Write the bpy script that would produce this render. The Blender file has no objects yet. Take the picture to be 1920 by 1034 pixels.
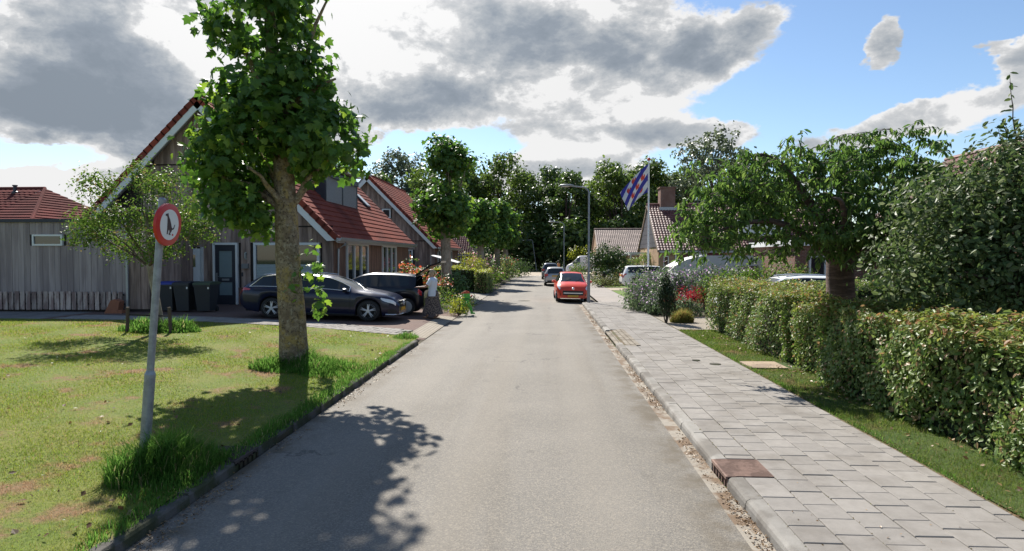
import bpy, math, random
import numpy as np
from mathutils import Vector, Matrix, Euler
random.seed(11); RNG = np.random.default_rng(11)
S = bpy.context.scene; COL = S.collection
R = math.radians
# ---------------------------------------------------------------- camera, sky, sun, exposure
cam = bpy.data.cameras.new('camera'); cam.sensor_width = 36; cam.lens = 1170/1920*36
cam.clip_end = 3000; cam.clip_start = .05
co = bpy.data.objects.new('camera', cam); COL.objects.link(co); S.camera = co
co.location = (0, 0, 2.28); co.rotation_euler = (R(90-1.762), 0, R(2.934))
SUN_AZ, SUN_EL = R(-24), R(43)        # azimuth measured from +Y (road) towards +X
S.view_settings.view_transform = 'Standard'; S.view_settings.look = 'None'
S.view_settings.gamma = 1; S.view_settings.use_curve_mapping = False
S.view_settings.exposure = 1.15
S.cycles.max_bounces = 6; S.cycles.transparent_max_bounces = 6
sl = bpy.data.lights.new('sun', 'SUN'); sl.energy = 4.1; sl.angle = R(.6); sl.color = (1, .95, .87)
so = bpy.data.objects.new('sun', sl); COL.objects.link(so)
sd = Vector((math.sin(SUN_AZ)*math.cos(SUN_EL), math.cos(SUN_AZ)*math.cos(SUN_EL), math.sin(SUN_EL)))
so.rotation_euler = sd.to_track_quat('Z', 'Y').to_euler(); so.location = sd*60

class NT:
    """small node helper"""
    def __init__(s, t): s.t = t; s.t.nodes.clear()
    def n(s, typ, **kw):
        x = s.t.nodes.new(typ)
        for k, v in kw.items():
            if k.startswith('i_'):
                x.inputs[k[2:].replace('_', ' ')].default_value = v
            else: setattr(x, k, v)
        return x
    def l(s, a, b): s.t.links.new(a, b)
    def put(s, sock, v):
        if hasattr(v, 'is_output'): s.l(v, sock)
        else: sock.default_value = v
    def m(s, op, a, b=0.0, c=None, clamp=False):
        x = s.n('ShaderNodeMath', operation=op, use_clamp=clamp)
        s.put(x.inputs[0], a); s.put(x.inputs[1], b)
        if c is not None: s.put(x.inputs[2], c)
        return x.outputs[0]
    def sm(s, v, a, b, lo=0., hi=1.):
        x = s.n('ShaderNodeMapRange', interpolation_type='SMOOTHSTEP')
        s.put(x.inputs[0], v); s.put(x.inputs[1], a); s.put(x.inputs[2], b); s.put(x.inputs[3], lo); s.put(x.inputs[4], hi)
        return x.outputs[0]
    def mix(s, f, a, b, mode='MIX'):
        x = s.n('ShaderNodeMix', data_type='RGBA', blend_type=mode)
        s.put(x.inputs[0], f); s.put(x.inputs[6], a if hasattr(a, 'is_output') else (*a[:3], 1)); s.put(x.inputs[7], b if hasattr(b, 'is_output') else (*b[:3], 1))
        return x.outputs[2]
    def noise(s, vec, scale, detail=4, rough=.55, dist=0., out=0):
        x = s.n('ShaderNodeTexNoise'); s.put(x.inputs['Vector'], vec)
        x.inputs['Scale'].default_value = scale; x.inputs['Detail'].default_value = detail
        x.inputs['Roughness'].default_value = rough; x.inputs['Distortion'].default_value = dist
        return x.outputs[out]

def make_world():
    w = bpy.data.worlds.new('World'); S.world = w; w.use_nodes = True
    t = NT(w.node_tree)
    sky = t.n('ShaderNodeTexSky', sky_type='NISHITA'); sky.sun_disc = False
    sky.sun_elevation = SUN_EL; sky.sun_rotation = SUN_AZ
    sky.air_density = 1.0; sky.dust_density = .25; sky.ozone_density = 3.0
    d = t.n('ShaderNodeTexCoord').outputs['Generated']
    sx = t.n('ShaderNodeSeparateXYZ'); t.l(d, sx.inputs[0])
    X, Y, Z = sx.outputs
    # billow noise: warps the cloud outlines
    sc = t.n('ShaderNodeMapping'); t.l(d, sc.inputs[0]); sc.inputs['Scale'].default_value = (1, 1, 1.7)
    v = sc.outputs[0]
    n1 = t.noise(v, 3.2, 9, .6, .25)
    n2 = t.noise(v, 8.0, 8, .62, .2)
    n3 = t.noise(v, 2.1, 3, .5); n4 = t.noise(v, 19.0, 6, .65, .3)
    wc = t.n('ShaderNodeSeparateColor'); t.l(t.noise(v, 4.0, 6, .6, 0, 1), wc.inputs[0])
    az = t.m('ADD', t.m('ARCTAN2', X, Y), t.m('MULTIPLY', t.m('SUBTRACT', wc.outputs[0], .5), .26))
    el = t.m('ADD', t.m('ARCSINE', Z), t.m('MULTIPLY', t.m('SUBTRACT', wc.outputs[1], .5), .15))
    def blob(px, py, rx, ry, amp):
        a0 = math.atan((px-1020)/1170); e0 = math.atan((481-py)/1170*math.cos(a0))
        sa = rx/1170*math.cos(a0)**2; se = ry/1170*math.cos(a0)
        u = t.m('DIVIDE', t.m('SUBTRACT', az, a0), sa); vv = t.m('DIVIDE', t.m('SUBTRACT', el, e0), se)
        q = t.m('ADD', t.m('MULTIPLY', u, u), t.m('MULTIPLY', vv, vv))
        return t.m('MULTIPLY', t.m('EXPONENT', t.m('MULTIPLY', q, -1.0)), amp)
    def total(bs):
        r = blob(*bs[0])
        for b in bs[1:]: r = t.m('ADD', r, blob(*b))
        return r
    cover = total([(120, 130, 350, 170, 1.1), (330, 60, 220, 150, .6), (700, 90, 190, 190, .95), (1010, 60, 330, 130, .95),
                   (1330, 95, 190, 75, .8), (1110, 190, 130, 55, .45), (790, 215, 150, 60, .55), (1080, 308, 140, 58, 1.7), (1285, 240, 130, 34, 2.0),
                   (1720, 226, 240, 46, 1.5), (1890, 112, 85, 60, 1.6), (1655, 97, 60, 50, 1.7), (40, 345, 190, 50, .95), (190, 330, 90, 45, .75),
                   (960, 345, 150, 50, .5), (1480, 345, 120, 30, .5), (1470, 20, 120, 30, .5), (1850, 320, 200, 60, .5)])
    clear = total([(1660, 90, 230, 150, .6), (1540, 190, 110, 50, .3), (850, 270, 60, 30, .4), (60, 285, 130, 22, .55), (900, 272, 130, 34, .7), (1480, 240, 80, 50, .2), (1200, 290, 60, 45, .45), (760, 270, 60, 30, .3), (1750, 20, 200, 60, .3)])
    grey = total([(110, 150, 340, 190, 1.25), (80, 245, 280, 60, .8), (1290, 85, 250, 60, .95), (880, 140, 190, 60, .75), (760, 215, 130, 50, .8), (1060, 60, 160, 60, .5),
                  (1120, 330, 90, 35, .5)])
    white = total([(690, 60, 150, 90, .75), (330, 90, 120, 70, .75), (40, 330, 200, 50, .5), (190, 340, 90, 50, .4), (1050, 275, 120, 25, .35), (1050, 150, 130, 35, .35), (1180, 195, 110, 30, .5)])
    infr = t.m('MULTIPLY', t.sm(t.m('ABSOLUTE', az), .95, .7), t.sm(el, .62, .42))       # where the photo tells us the sky
    away = t.m('MULTIPLY', t.m('SUBTRACT', 1.0, infr), .40)
    dens = t.m('ADD', t.m('SUBTRACT', t.m('ADD', cover, away), clear),
               t.m('ADD', t.m('MULTIPLY', t.m('SUBTRACT', n1, .5), 1.7), t.m('ADD', t.m('MULTIPLY', t.m('SUBTRACT', n2, .5), .75), t.m('MULTIPLY', t.m('SUBTRACT', n4, .5), .35))))
    mask = t.sm(dens, .49, .69)
    thick = t.sm(dens, .5, 1.7)
    g = t.m('ADD', t.m('MULTIPLY', thick, .34), t.m('MULTIPLY', t.m('MULTIPLY', grey, .5), t.sm(dens, .42, 1.5)))
    g = t.m('SUBTRACT', g, white)
    g = t.m('ADD', g, t.m('ADD', t.m('ADD', t.m('MULTIPLY', t.m('SUBTRACT', n1, .5), 1.1), t.m('MULTIPLY', t.m('SUBTRACT', n2, .5), 1.4)), t.m('MULTIPLY', t.m('SUBTRACT', n4, .5), .7)))
    g = t.m('ADD', g, t.m('MULTIPLY', t.m('SUBTRACT', n3, .5), .45), clamp=True)
    rmp = t.n('ShaderNodeValToRGB'); t.l(g, rmp.inputs[0])
    e = rmp.color_ramp.elements
    e[0].position = 0; e[0].color = (.40, .40, .40, 1); e[1].position = .92; e[1].color = (.115, .135, .16, 1)
    a = e.new(.13); a.color = (.285, .291, .298, 1); a = e.new(.36); a.color = (.20, .215, .232, 1); a = e.new(.62); a.color = (.14, .16, .186, 1)
    # clouds towards the sun are brighter
    dt = t.n('ShaderNodeVectorMath', operation='DOT_PRODUCT'); t.l(d, dt.inputs[0]); dt.inputs[1].default_value = sd
    glow = t.sm(dt.outputs['Value'], .80, 1.0, 1.0, 1.16)
    b1 = t.n('ShaderNodeBackground'); b1.inputs[1].default_value = .068; t.l(sky.outputs[0], b1.inputs[0])
    b2 = t.n('ShaderNodeBackground'); t.l(rmp.outputs[0], b2.inputs[0]); t.l(glow, b2.inputs[1])
    mx = t.n('ShaderNodeMixShader'); t.l(mask, mx.inputs[0]); t.l(b1.outputs[0], mx.inputs[1]); t.l(b2.outputs[0], mx.inputs[2])
    o = t.n('ShaderNodeOutputWorld'); t.l(mx.outputs[0], o.inputs[0])
    w.cycles.sampling_method = 'MANUAL'; w.cycles.sample_map_resolution = 512
make_world()
# ---------------------------------------------------------------- materials
MATS = {}
def newmat(name):
    m = bpy.data.materials.new(name); m.use_nodes = True; return m, NT(m.node_tree)
def pmat(name, col, rough=.7, var=.0, vscale=4., col2=None, cscale=2., bump=0., bscale=30., metal=0., coat=0., spec=.5, objvar=0., islvar=0., stretch=None, emit=None, detail=4, thr=(.4, .6), trans=0., world=False):
    """principled with two-colour noise, fine value variation, per object / per island variation and noise bump"""
    if name in MATS: return MATS[name]
    m, t = newmat(name); MATS[name] = m
    b = t.n('ShaderNodeBsdfPrincipled'); o = t.n('ShaderNodeOutputMaterial'); t.l(b.outputs[0], o.inputs[0])
    tc = t.n('ShaderNodeTexCoord'); v = t.n('ShaderNodeNewGeometry').outputs['Position'] if world else tc.outputs['Object']
    if stretch:
        mp = t.n('ShaderNodeMapping'); t.l(v, mp.inputs[0]); mp.inputs['Scale'].default_value = stretch; v = mp.outputs[0]
    c = col
    if col2 is not None:
        c = t.mix(t.sm(t.noise(v, cscale, detail, .6), *thr), col, col2)
    f = None
    if var:
        f = t.m('ADD', 1.0, t.m('MULTIPLY', t.m('SUBTRACT', t.noise(v, vscale, 6, .65), .5), var*2))
    if objvar:
        oi = t.n('ShaderNodeObjectInfo')
        g = t.m('ADD', 1-objvar, t.m('MULTIPLY', oi.outputs['Random'], objvar*2)); f = g if f is None else t.m('MULTIPLY', f, g)
    if islvar:
        gi = t.n('ShaderNodeNewGeometry')
        g = t.m('ADD', 1-islvar, t.m('MULTIPLY', gi.outputs['Random Per Island'], islvar*2)); f = g if f is None else t.m('MULTIPLY', f, g)
    if f is not None:
        x = t.n('ShaderNodeVectorMath', operation='SCALE')
        if hasattr(c, 'is_output'): t.l(c, x.inputs[0])
        else: x.inputs[0].default_value = c[:3]
        t.l(f, x.inputs['Scale']); c = x.outputs[0]
    if hasattr(c, 'is_output'): t.l(c, b.inputs['Base Color'])
    else: b.inputs['Base Color'].default_value = (*c[:3], 1)
    b.inputs['Roughness'].default_value = rough; b.inputs['Metallic'].default_value = metal
    b.inputs['Coat Weight'].default_value = coat; b.inputs['Coat Roughness'].default_value = .04
    b.inputs['Specular IOR Level'].default_value = spec; b.inputs['Transmission Weight'].default_value = trans
    if emit: b.inputs['Emission Color'].default_value = (*emit[:3], 1); b.inputs['Emission Strength'].default_value = emit[3]
    if bump:
        bp = t.n('ShaderNodeBump'); bp.inputs['Strength'].default_value = min(1, bump); bp.inputs['Distance'].default_value = .02
        t.l(t.noise(v, bscale, 5, .65), bp.inputs['Height']); t.l(bp.outputs[0], b.inputs['Normal'])
    return m
def leafmat(name, c1, c2, c3=None, f3=.9, trans=.35, rough=.42, spec=.35):
    """leaf: colour differs from leaf to leaf, light shines through"""
    if name in MATS: return MATS[name]
    m, t = newmat(name); MATS[name] = m
    gi = t.n('ShaderNodeNewGeometry'); oi = t.n('ShaderNodeObjectInfo')
    r = t.m('FRACT', t.m('ADD', gi.outputs['Random Per Island'], oi.outputs['Random']))
    c = t.mix(r, c1, c2)
    if c3 is not None:
        r2 = t.m('FRACT', t.m('MULTIPLY', r, 7.31)); c = t.mix(t.m('GREATER_THAN', r2, f3), c, c3)
    b = t.n('ShaderNodeBsdfPrincipled'); t.l(c, b.inputs['Base Color']); b.inputs['Roughness'].default_value = rough; b.inputs['Specular IOR Level'].default_value = spec
    tr = t.n('ShaderNodeBsdfTranslucent'); t.l(t.mix(.5, c, (.5, .75, .08), 'MULTIPLY'), tr.inputs[0])
    tr2 = t.n('ShaderNodeHueSaturation'); t.l(c, tr2.inputs['Color']); tr2.inputs['Value'].default_value = 1.9; tr2.inputs['Saturation'].default_value = 1.1; t.l(tr2.outputs[0], tr.inputs[0])
    mx = t.n('ShaderNodeMixShader'); mx.inputs[0].default_value = trans; t.l(b.outputs[0], mx.inputs[1]); t.l(tr.outputs[0], mx.inputs[2])
    o = t.n('ShaderNodeOutputMaterial'); t.l(mx.outputs[0], o.inputs[0])
    return m
# ---------------------------------------------------------------- scene graph helpers
def tag(o, label=None, cat=None, group=None, kind=None):
    if label: o['label'] = label
    if cat: o['category'] = cat
    if group: o['group'] = group
    if kind: o['kind'] = kind
    return o
def thing(name, label, cat, loc=(0, 0, 0), rz=0., group=None):
    o = bpy.data.objects.new(name, None); COL.objects.link(o); o.empty_display_size = .2
    o.location = loc; o.rotation_euler = (0, 0, rz); return tag(o, label, cat, group)
def root_loc(o):
    v = Vector((0, 0, 0))
    while o is not None: v = v + o.location; o = o.parent
    return v
def link(name, me, parent=None, loc=None):
    o = bpy.data.objects.new(name, me); COL.objects.link(o)
    if parent is not None: o.parent = parent
    if loc is not None: o.location = loc
    return o
def copy_tree(o, parent=None):
    c = o.copy(); COL.objects.link(c); c.parent = parent
    for ch in o.children: copy_tree(ch, c)
    return c
def np_mesh(name, V, F, mats, mi=None, smooth=False):
    """V (n,3), F (m,k) equal-sized faces"""
    me = bpy.data.meshes.new(name); V = np.asarray(V, np.float32); F = np.asarray(F, np.int32); k = F.shape[1]; m = len(F)
    me.vertices.add(len(V)); me.vertices.foreach_set('co', V.ravel())
    me.loops.add(m*k); me.loops.foreach_set('vertex_index', F.ravel())
    me.polygons.add(m); me.polygons.foreach_set('loop_start', np.arange(m, dtype=np.int32)*k)
    for x in (mats if isinstance(mats, (list, tuple)) else [mats]): me.materials.append(x)
    if mi is not None: me.polygons.foreach_set('material_index', np.asarray(mi, np.int32))
    me.update(calc_edges=True)
    me.polygons.foreach_set('use_smooth', np.full(m, smooth)); me.update()
    return me
class MB:
    """collects shapes into one mesh"""
    def __init__(s): s.v = []; s.f = []; s.mi = []; s.cur = 0
    def add(s, vs, fs):
        o = len(s.v); s.v += [tuple(v) for v in vs]; s.f += [tuple(i+o for i in f) for f in fs]; s.mi += [s.cur]*len(fs); return s
    def box(s, c, d, rz=0., rot=None):
        x, y, z = d[0]/2, d[1]/2, d[2]/2
        vs = [Vector((a*x, b*y, e*z)) for e in (-1, 1) for b in (-1, 1) for a in (-1, 1)]
        M = rot if rot is not None else (Matrix.Rotation(rz, 3, 'Z') if rz else None)
        if M is not None: vs = [M @ v for v in vs]
        vs = [v+Vector(c) for v in vs]
        return s.add(vs, [(0, 2, 3, 1), (4, 5, 7, 6), (0, 1, 5, 4), (2, 6, 7, 3), (1, 3, 7, 5), (0, 4, 6, 2)])
    def bb(s, x0, x1, y0, y1, z0, z1): return s.box(((x0+x1)/2, (y0+y1)/2, (z0+z1)/2), (abs(x1-x0), abs(y1-y0), abs(z1-z0)))
    def prism(s, poly, axis, a, b):
        """poly: 2d points; axis 'y': poly in xz extruded along y; 'x': poly in yz; 'z': poly in xy"""
        f = {'y': lambda p, t: (p[0], t, p[1]), 'x': lambda p, t: (t, p[0], p[1]), 'z': lambda p, t: (p[0], p[1], t)}[axis]
        n = len(poly); vs = [f(p, a) for p in poly]+[f(p, b) for p in poly]
        return s.add(vs, [tuple(range(n)), tuple(range(2*n-1, n-1, -1))]+[(i, i+n, (i+1) % n+n, (i+1) % n) for i in range(n)])
    def tube(s, pts, rad, n=8, cap=True):
        pts = [Vector(p) for p in pts]; rad = rad if isinstance(rad, (list, tuple)) else [rad]*len(pts); vs = []
        for i, p in enumerate(pts):
            d = (pts[min(i+1, len(pts)-1)]-pts[max(i-1, 0)]).normalized()
            a = d.cross(Vector((0, 0, 1))) if abs(d.z) < .95 else d.cross(Vector((1, 0, 0)))
            a.normalize(); b = d.cross(a)
            vs += [p+(a*math.cos(2*math.pi*k/n)+b*math.sin(2*math.pi*k/n))*rad[i] for k in range(n)]
        fs = [(i*n+k, i*n+(k+1) % n, (i+1)*n+(k+1) % n, (i+1)*n+k) for i in range(len(pts)-1) for k in range(n)]
        if cap: fs += [tuple(range(n-1, -1, -1)), tuple((len(pts)-1)*n+k for k in range(n))]
        return s.add(vs, fs)
    def lathe(s, prof, c=(0, 0, 0), n=16, axis='z', sx=1., sy=1., cap=True):
        vs = []
        for r, h in prof:
            for k in range(n):
                u, w = r*math.cos(2*math.pi*k/n)*sx, r*math.sin(2*math.pi*k/n)*sy
                vs.append({'z': (c[0]+u, c[1]+w, c[2]+h), 'y': (c[0]+u, c[1]+h, c[2]+w), 'x': (c[0]+h, c[1]+u, c[2]+w)}[axis])
        m = len(prof)
        fs = [(i*n+k, i*n+(k+1) % n, (i+1)*n+(k+1) % n, (i+1)*n+k) for i in range(m-1) for k in range(n)]
        if cap: fs += [tuple(range(n-1, -1, -1)), tuple((m-1)*n+k for k in range(n))]
        return s.add(vs, fs)
    def mesh(s, name, mats, smooth=False, sharp=35, off=None):
        me = bpy.data.meshes.new(name); v = s.v
        if off is not None: v = [(a-off[0], b-off[1], c-off[2]) for a, b, c in v]
        me.from_pydata(v, [], s.f)
        for x in (mats if isinstance(mats, (list, tuple)) else [mats]): me.materials.append(x)
        me.polygons.foreach_set('material_index', s.mi)
        import bmesh
        bm = bmesh.new(); bm.from_mesh(me); bmesh.ops.recalc_face_normals(bm, faces=bm.faces); bm.to_mesh(me); bm.free()
        if smooth:
            me.polygons.foreach_set('use_smooth', [True]*len(me.polygons)); me.set_sharp_from_angle(angle=R(sharp))
        me.update(); return me
    def build(s, name, mats, parent=None, world=False, smooth=False, kind=None, sharp=35):
        off = root_loc(parent) if (world and parent is not None) else None
        return tag(link(name, s.mesh(name, mats, smooth, sharp, off), parent), kind=kind)
# ---------------------------------------------------------------- foliage helpers
def unit(a): return a/np.maximum(np.linalg.norm(a, axis=-1, keepdims=True), 1e-9)
OVAL = (np.array([(0, 0, 0), (.33, .26, .05), (.75, .2, .03), (1, 0, -.06), (.75, -.2, .03), (.33, -.26, .05)], float), [(0, 1, 2, 3), (0, 3, 4, 5)])
DIAM = (np.array([(0, 0, 0), (.5, .36, .06), (1, 0, 0), (.5, -.36, .06)], float), [(0, 1, 2), (0, 2, 3)])
LONG = (np.array([(0, 0, 0), (.3, .17, .02), (.7, .14, -.06), (1, 0, -.2), (.7, -.14, -.06), (.3, -.17, .02)], float), [(0, 1, 2, 3), (0, 3, 4, 5)])
_mp = [(0, 0), (.02, .3), (.3, .52), (.32, .3), (.62, .44), (.66, .2), (1, 0), (.66, -.2), (.62, -.44), (.32, -.3), (.3, -.52), (.02, -.3)]
MAPLE = (np.array([(x-.0, y, -.10*abs(y)**1.2-.10*x*x) for x, y in _mp]+[(.3, 0, .05)], float), [(12, i, (i+1) % 12) for i in range(12)])
def leaf_arrays(P, N, size, tmpl, rng=RNG, updir=None):
    T, F = tmpl; n = len(P)
    r = rng.normal(size=(n, 3)) if updir is None else updir+rng.normal(size=(n, 3))*.45
    N = unit(N); t = unit(r-(r*N).sum(1, keepdims=True)*N); b = np.cross(N, t)
    s = size[:, None, None]
    V = P[:, None, :]+s*(T[None, :, 0:1]*t[:, None, :]+T[None, :, 1:2]*b[:, None, :]+T[None, :, 2:3]*N[:, None, :])
    F = np.asarray(F, np.int64); k = len(T)
    FF = (F[None]+(np.arange(n)*k)[:, None, None]).reshape(-1, F.shape[1])
    return V.reshape(-1, 3), FF
def leaves(name, P, N, size, tmpl, mat, parent=None, kind=None, off=(0, 0, 0), updir=None):
    P = np.asarray(P, float)-np.asarray(off, float); size = np.broadcast_to(np.asarray(size, float), (len(P),))
    V, F = leaf_arrays(P, np.asarray(N, float), size, tmpl, updir=updir)
    return tag(link(name, np_mesh(name, V, F, mat), parent), kind=kind)
def crown_points(lobes, clumps, per, spread, up=.35, rng=RNG, shell=.55, jit=.55):
    """lobes: (cx,cy,cz,rx,ry,rz,weight). Leaf clumps spread through each lobe, denser to the outside. Returns points, normals, clump centres"""
    Ps, Ns, Cs = [], [], []; wt = np.array([l[6] for l in lobes], float); wt /= wt.sum()
    for l, w in zip(lobes, wt):
        n = max(3, int(clumps*w)); d = unit(rng.normal(size=(n, 3)))
        rr = shell+(1-shell)*rng.random((n, 1))**.7
        c = np.array(l[:3]); rad = np.array(l[3:6]); cc = c+d*rr*rad; Cs.append(cc)
        k = np.maximum(2, (per*(.5+rng.random(n))).astype(int))
        idx = np.repeat(np.arange(n), k); p = cc[idx]+rng.normal(size=(len(idx), 3))*spread
        nn = unit(p-c)*.8+rng.normal(size=p.shape)*jit+np.array([0, 0, up]); Ps.append(p); Ns.append(unit(nn))
    return np.concatenate(Ps), np.concatenate(Ns), np.concatenate(Cs)
def limb_mesh(base, tips, r0, r1=.012, sag=.1, n=5):
    mb = MB(); base = Vector(base)
    for t in tips:
        t = Vector(t); L = (t-base).length; pts = []
        for i in range(5):
            f = i/4; p = base.lerp(t, f); p.z += sag*L*math.sin(math.pi*f); p += Vector((random.uniform(-1, 1), random.uniform(-1, 1), random.uniform(-1, 1)))*.03*L*(0 < i < 4); pts.append(p)
        mb.tube(pts, [r0+(r1-r0)*(i/4)**.8 for i in range(5)], n, False)
    return mb
def box_points(x0, x1, y0, y1, z0, z1, n, rng=RNG, faces='xXyYZ', depth=.12):
    """points over the surfaces of a clipped hedge, with outward normals"""
    A = {'x': (y1-y0)*(z1-z0), 'X': (y1-y0)*(z1-z0), 'y': (x1-x0)*(z1-z0), 'Y': (x1-x0)*(z1-z0), 'Z': (x1-x0)*(y1-y0)}
    tot = sum(A[f] for f in faces); P, N = [], []
    for f in faces:
        m = int(n*A[f]/tot); u = rng.random((m, 3)); p = np.array([x0, y0, z0])+u*np.array([x1-x0, y1-y0, z1-z0]); ax = 'xyz'.index(f.lower()); hi = f.isupper()
        wav = .06*np.sin(p[:, (ax+1) % 3]*3.1+p[:, (ax+2) % 3]*2.3)+.07*np.sin(p[:, (ax+1) % 3]*1.3+1.7*p[:, (ax+2) % 3]+1)+.05*np.sin(p[:, (ax+1) % 3]*7.3+1)*np.sin(p[:, (ax+2) % 3]*6.1+2)
        s = 1 if hi else -1; p[:, ax] = (np.array([x1, y1, z1]) if hi else np.array([x0, y0, z0]))[ax]+s*(wav-depth*rng.random(m)**1.6+.03*rng.normal(size=m))
        nn = np.zeros((m, 3)); nn[:, ax] = s; N.append(nn); P.append(p)
    P = np.concatenate(P); N = unit(np.concatenate(N)+rng.normal(size=P.shape)*.5+np.array([0, 0, .35])); return P, N
# colours
asphalt = None
def zl(x): return .1+.2*min(1., max(0., (-3.4-x)/7.6))
# ---------------------------------------------------------------- ground, road, pavement
def sheet(name, xs, ys, zf, mat, kind='structure', parent=None):
    """grid sheet; ys may be a function of x giving (y0, y1)"""
    nx, ny = xs[2], ys[2]; X = np.linspace(xs[0], xs[1], nx); V = []
    for x in X:
        a = ys[0](x) if callable(ys[0]) else ys[0]; b = ys[1](x) if callable(ys[1]) else ys[1]
        for y in np.linspace(a, b, ny): V.append((x, y, zf(x, y)))
    i, j = np.meshgrid(np.arange(nx-1), np.arange(ny-1), indexing='ij'); a = (i*ny+j).ravel()
    F = np.stack([a, a+ny, a+ny+1, a+1], 1)
    return tag(link(name, np_mesh(name, V, F, mat, smooth=True), parent), kind=kind)
def ground_mat(name, c1, c2, s1, c3=None, s3=40., v3=.25, rough=.95, bump=.4, bs=60, c4=None, s4=.6, thr4=(.6, .7)):
    m, t = newmat(name); MATS[name] = m
    b = t.n('ShaderNodeBsdfPrincipled'); o = t.n('ShaderNodeOutputMaterial'); t.l(b.outputs[0], o.inputs[0]); b.inputs['Roughness'].default_value = rough; b.inputs['Specular IOR Level'].default_value = .25
    v = t.n('ShaderNodeNewGeometry').outputs['Position']
    c = t.mix(t.sm(t.noise(v, s1, 6, .6), .35, .65), c1, c2)
    if c4 is not None: c = t.mix(t.sm(t.noise(v, s4, 7, .62), *thr4), c, c4)
    if c3 is not None: c = t.mix(t.m('MULTIPLY', t.sm(t.noise(v, s3, 3, .6), .45, .62), v3), c, c3)
    t.l(c, b.inputs['Base Color'])
    bp = t.n('ShaderNodeBump'); bp.inputs['Strength'].default_value = bump; bp.inputs['Distance'].default_value = .02
    t.l(t.noise(v, bs, 4, .6), bp.inputs['Height']); t.l(bp.outputs[0], b.inputs['Normal']); return m
def asphalt_mat():
    m, t = newmat('asphalt'); b = t.n('ShaderNodeBsdfPrincipled'); o = t.n('ShaderNodeOutputMaterial'); t.l(b.outputs[0], o.inputs[0])
    v = t.n('ShaderNodeNewGeometry').outputs['Position']
    vo = t.n('ShaderNodeTexVoronoi'); t.l(v, vo.inputs['Vector']); vo.inputs['Scale'].default_value = 85
    st = t.n('ShaderNodeMapping'); t.l(v, st.inputs[0]); st.inputs['Scale'].default_value = (1.2, .06, 1)
    c = t.mix(t.sm(t.noise(v, .5, 6, .6), .3, .7), (.153, .140, .120), (.188, .172, .148))
    c = t.mix(t.m('MULTIPLY', t.sm(t.noise(st.outputs[0], 1.0, 4, .6), .45, .7), .5), c, (.128, .110, .085))
    sepc = t.n('ShaderNodeSeparateColor'); t.l(vo.outputs['Color'], sepc.inputs[0])
    c = t.mix(t.m('MULTIPLY', t.m('GREATER_THAN', sepc.outputs[0], .7), .26), c, (.40, .345, .265))
    c = t.mix(t.m('MULTIPLY', t.m('LESS_THAN', sepc.outputs[1], .25), .26), c, (.05, .048, .045))
    sxx = t.n('ShaderNodeSeparateXYZ'); t.l(v, sxx.inputs[0]); xw_ = t.m('ADD', sxx.outputs[0], t.m('MULTIPLY', t.m('SUBTRACT', t.noise(v, .3, 3), .5), .5))
    band = t.m('COSINE', t.m('MULTIPLY', t.m('ADD', xw_, .8), 4.5)); c = t.mix(t.m('MULTIPLY', t.sm(band, -.2, 1.0), .22), c, (.245, .218, .178))
    edge = t.sm(t.m('ABSOLUTE', t.m('ADD', xw_, .8)), 1.9, 2.4); c = t.mix(t.m('MULTIPLY', edge, t.sm(t.noise(v, 1.6, 6, .65), .4, .65)), c, (.105, .085, .058))
    c = t.mix(t.m('MULTIPLY', t.sm(t.noise(v, 2.2, 5, .6), .64, .72), .35), c, (.085, .078, .066))
    # a few tarred cracks and patches
    vc = t.n('ShaderNodeTexVoronoi', feature='DISTANCE_TO_EDGE'); vc.inputs['Scale'].default_value = .22
    wv = t.n('ShaderNodeVectorMath', operation='ADD'); t.l(v, wv.inputs[0]); t.l(t.noise(v, 1.4, 5, .6, 0, 1), wv.inputs[1]); t.l(wv.outputs[0], vc.inputs['Vector'])
    crack = t.m('MULTIPLY', t.sm(vc.outputs['Distance'], .006, .001), t.sm(t.noise(v, .35, 3), .52, .6))
    c = t.mix(t.m('MULTIPLY', crack, .55), c, (.04, .038, .036))
    t.l(c, b.inputs['Base Color']); b.inputs['Roughness'].default_value = .82; b.inputs['Specular IOR Level'].default_value = .32
    bp = t.n('ShaderNodeBump'); bp.inputs['Strength'].default_value = .4; bp.inputs['Distance'].default_value = .008
    t.l(vo.outputs['Distance'], bp.inputs['Height']); t.l(bp.outputs[0], b.inputs['Normal']); return m
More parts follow.
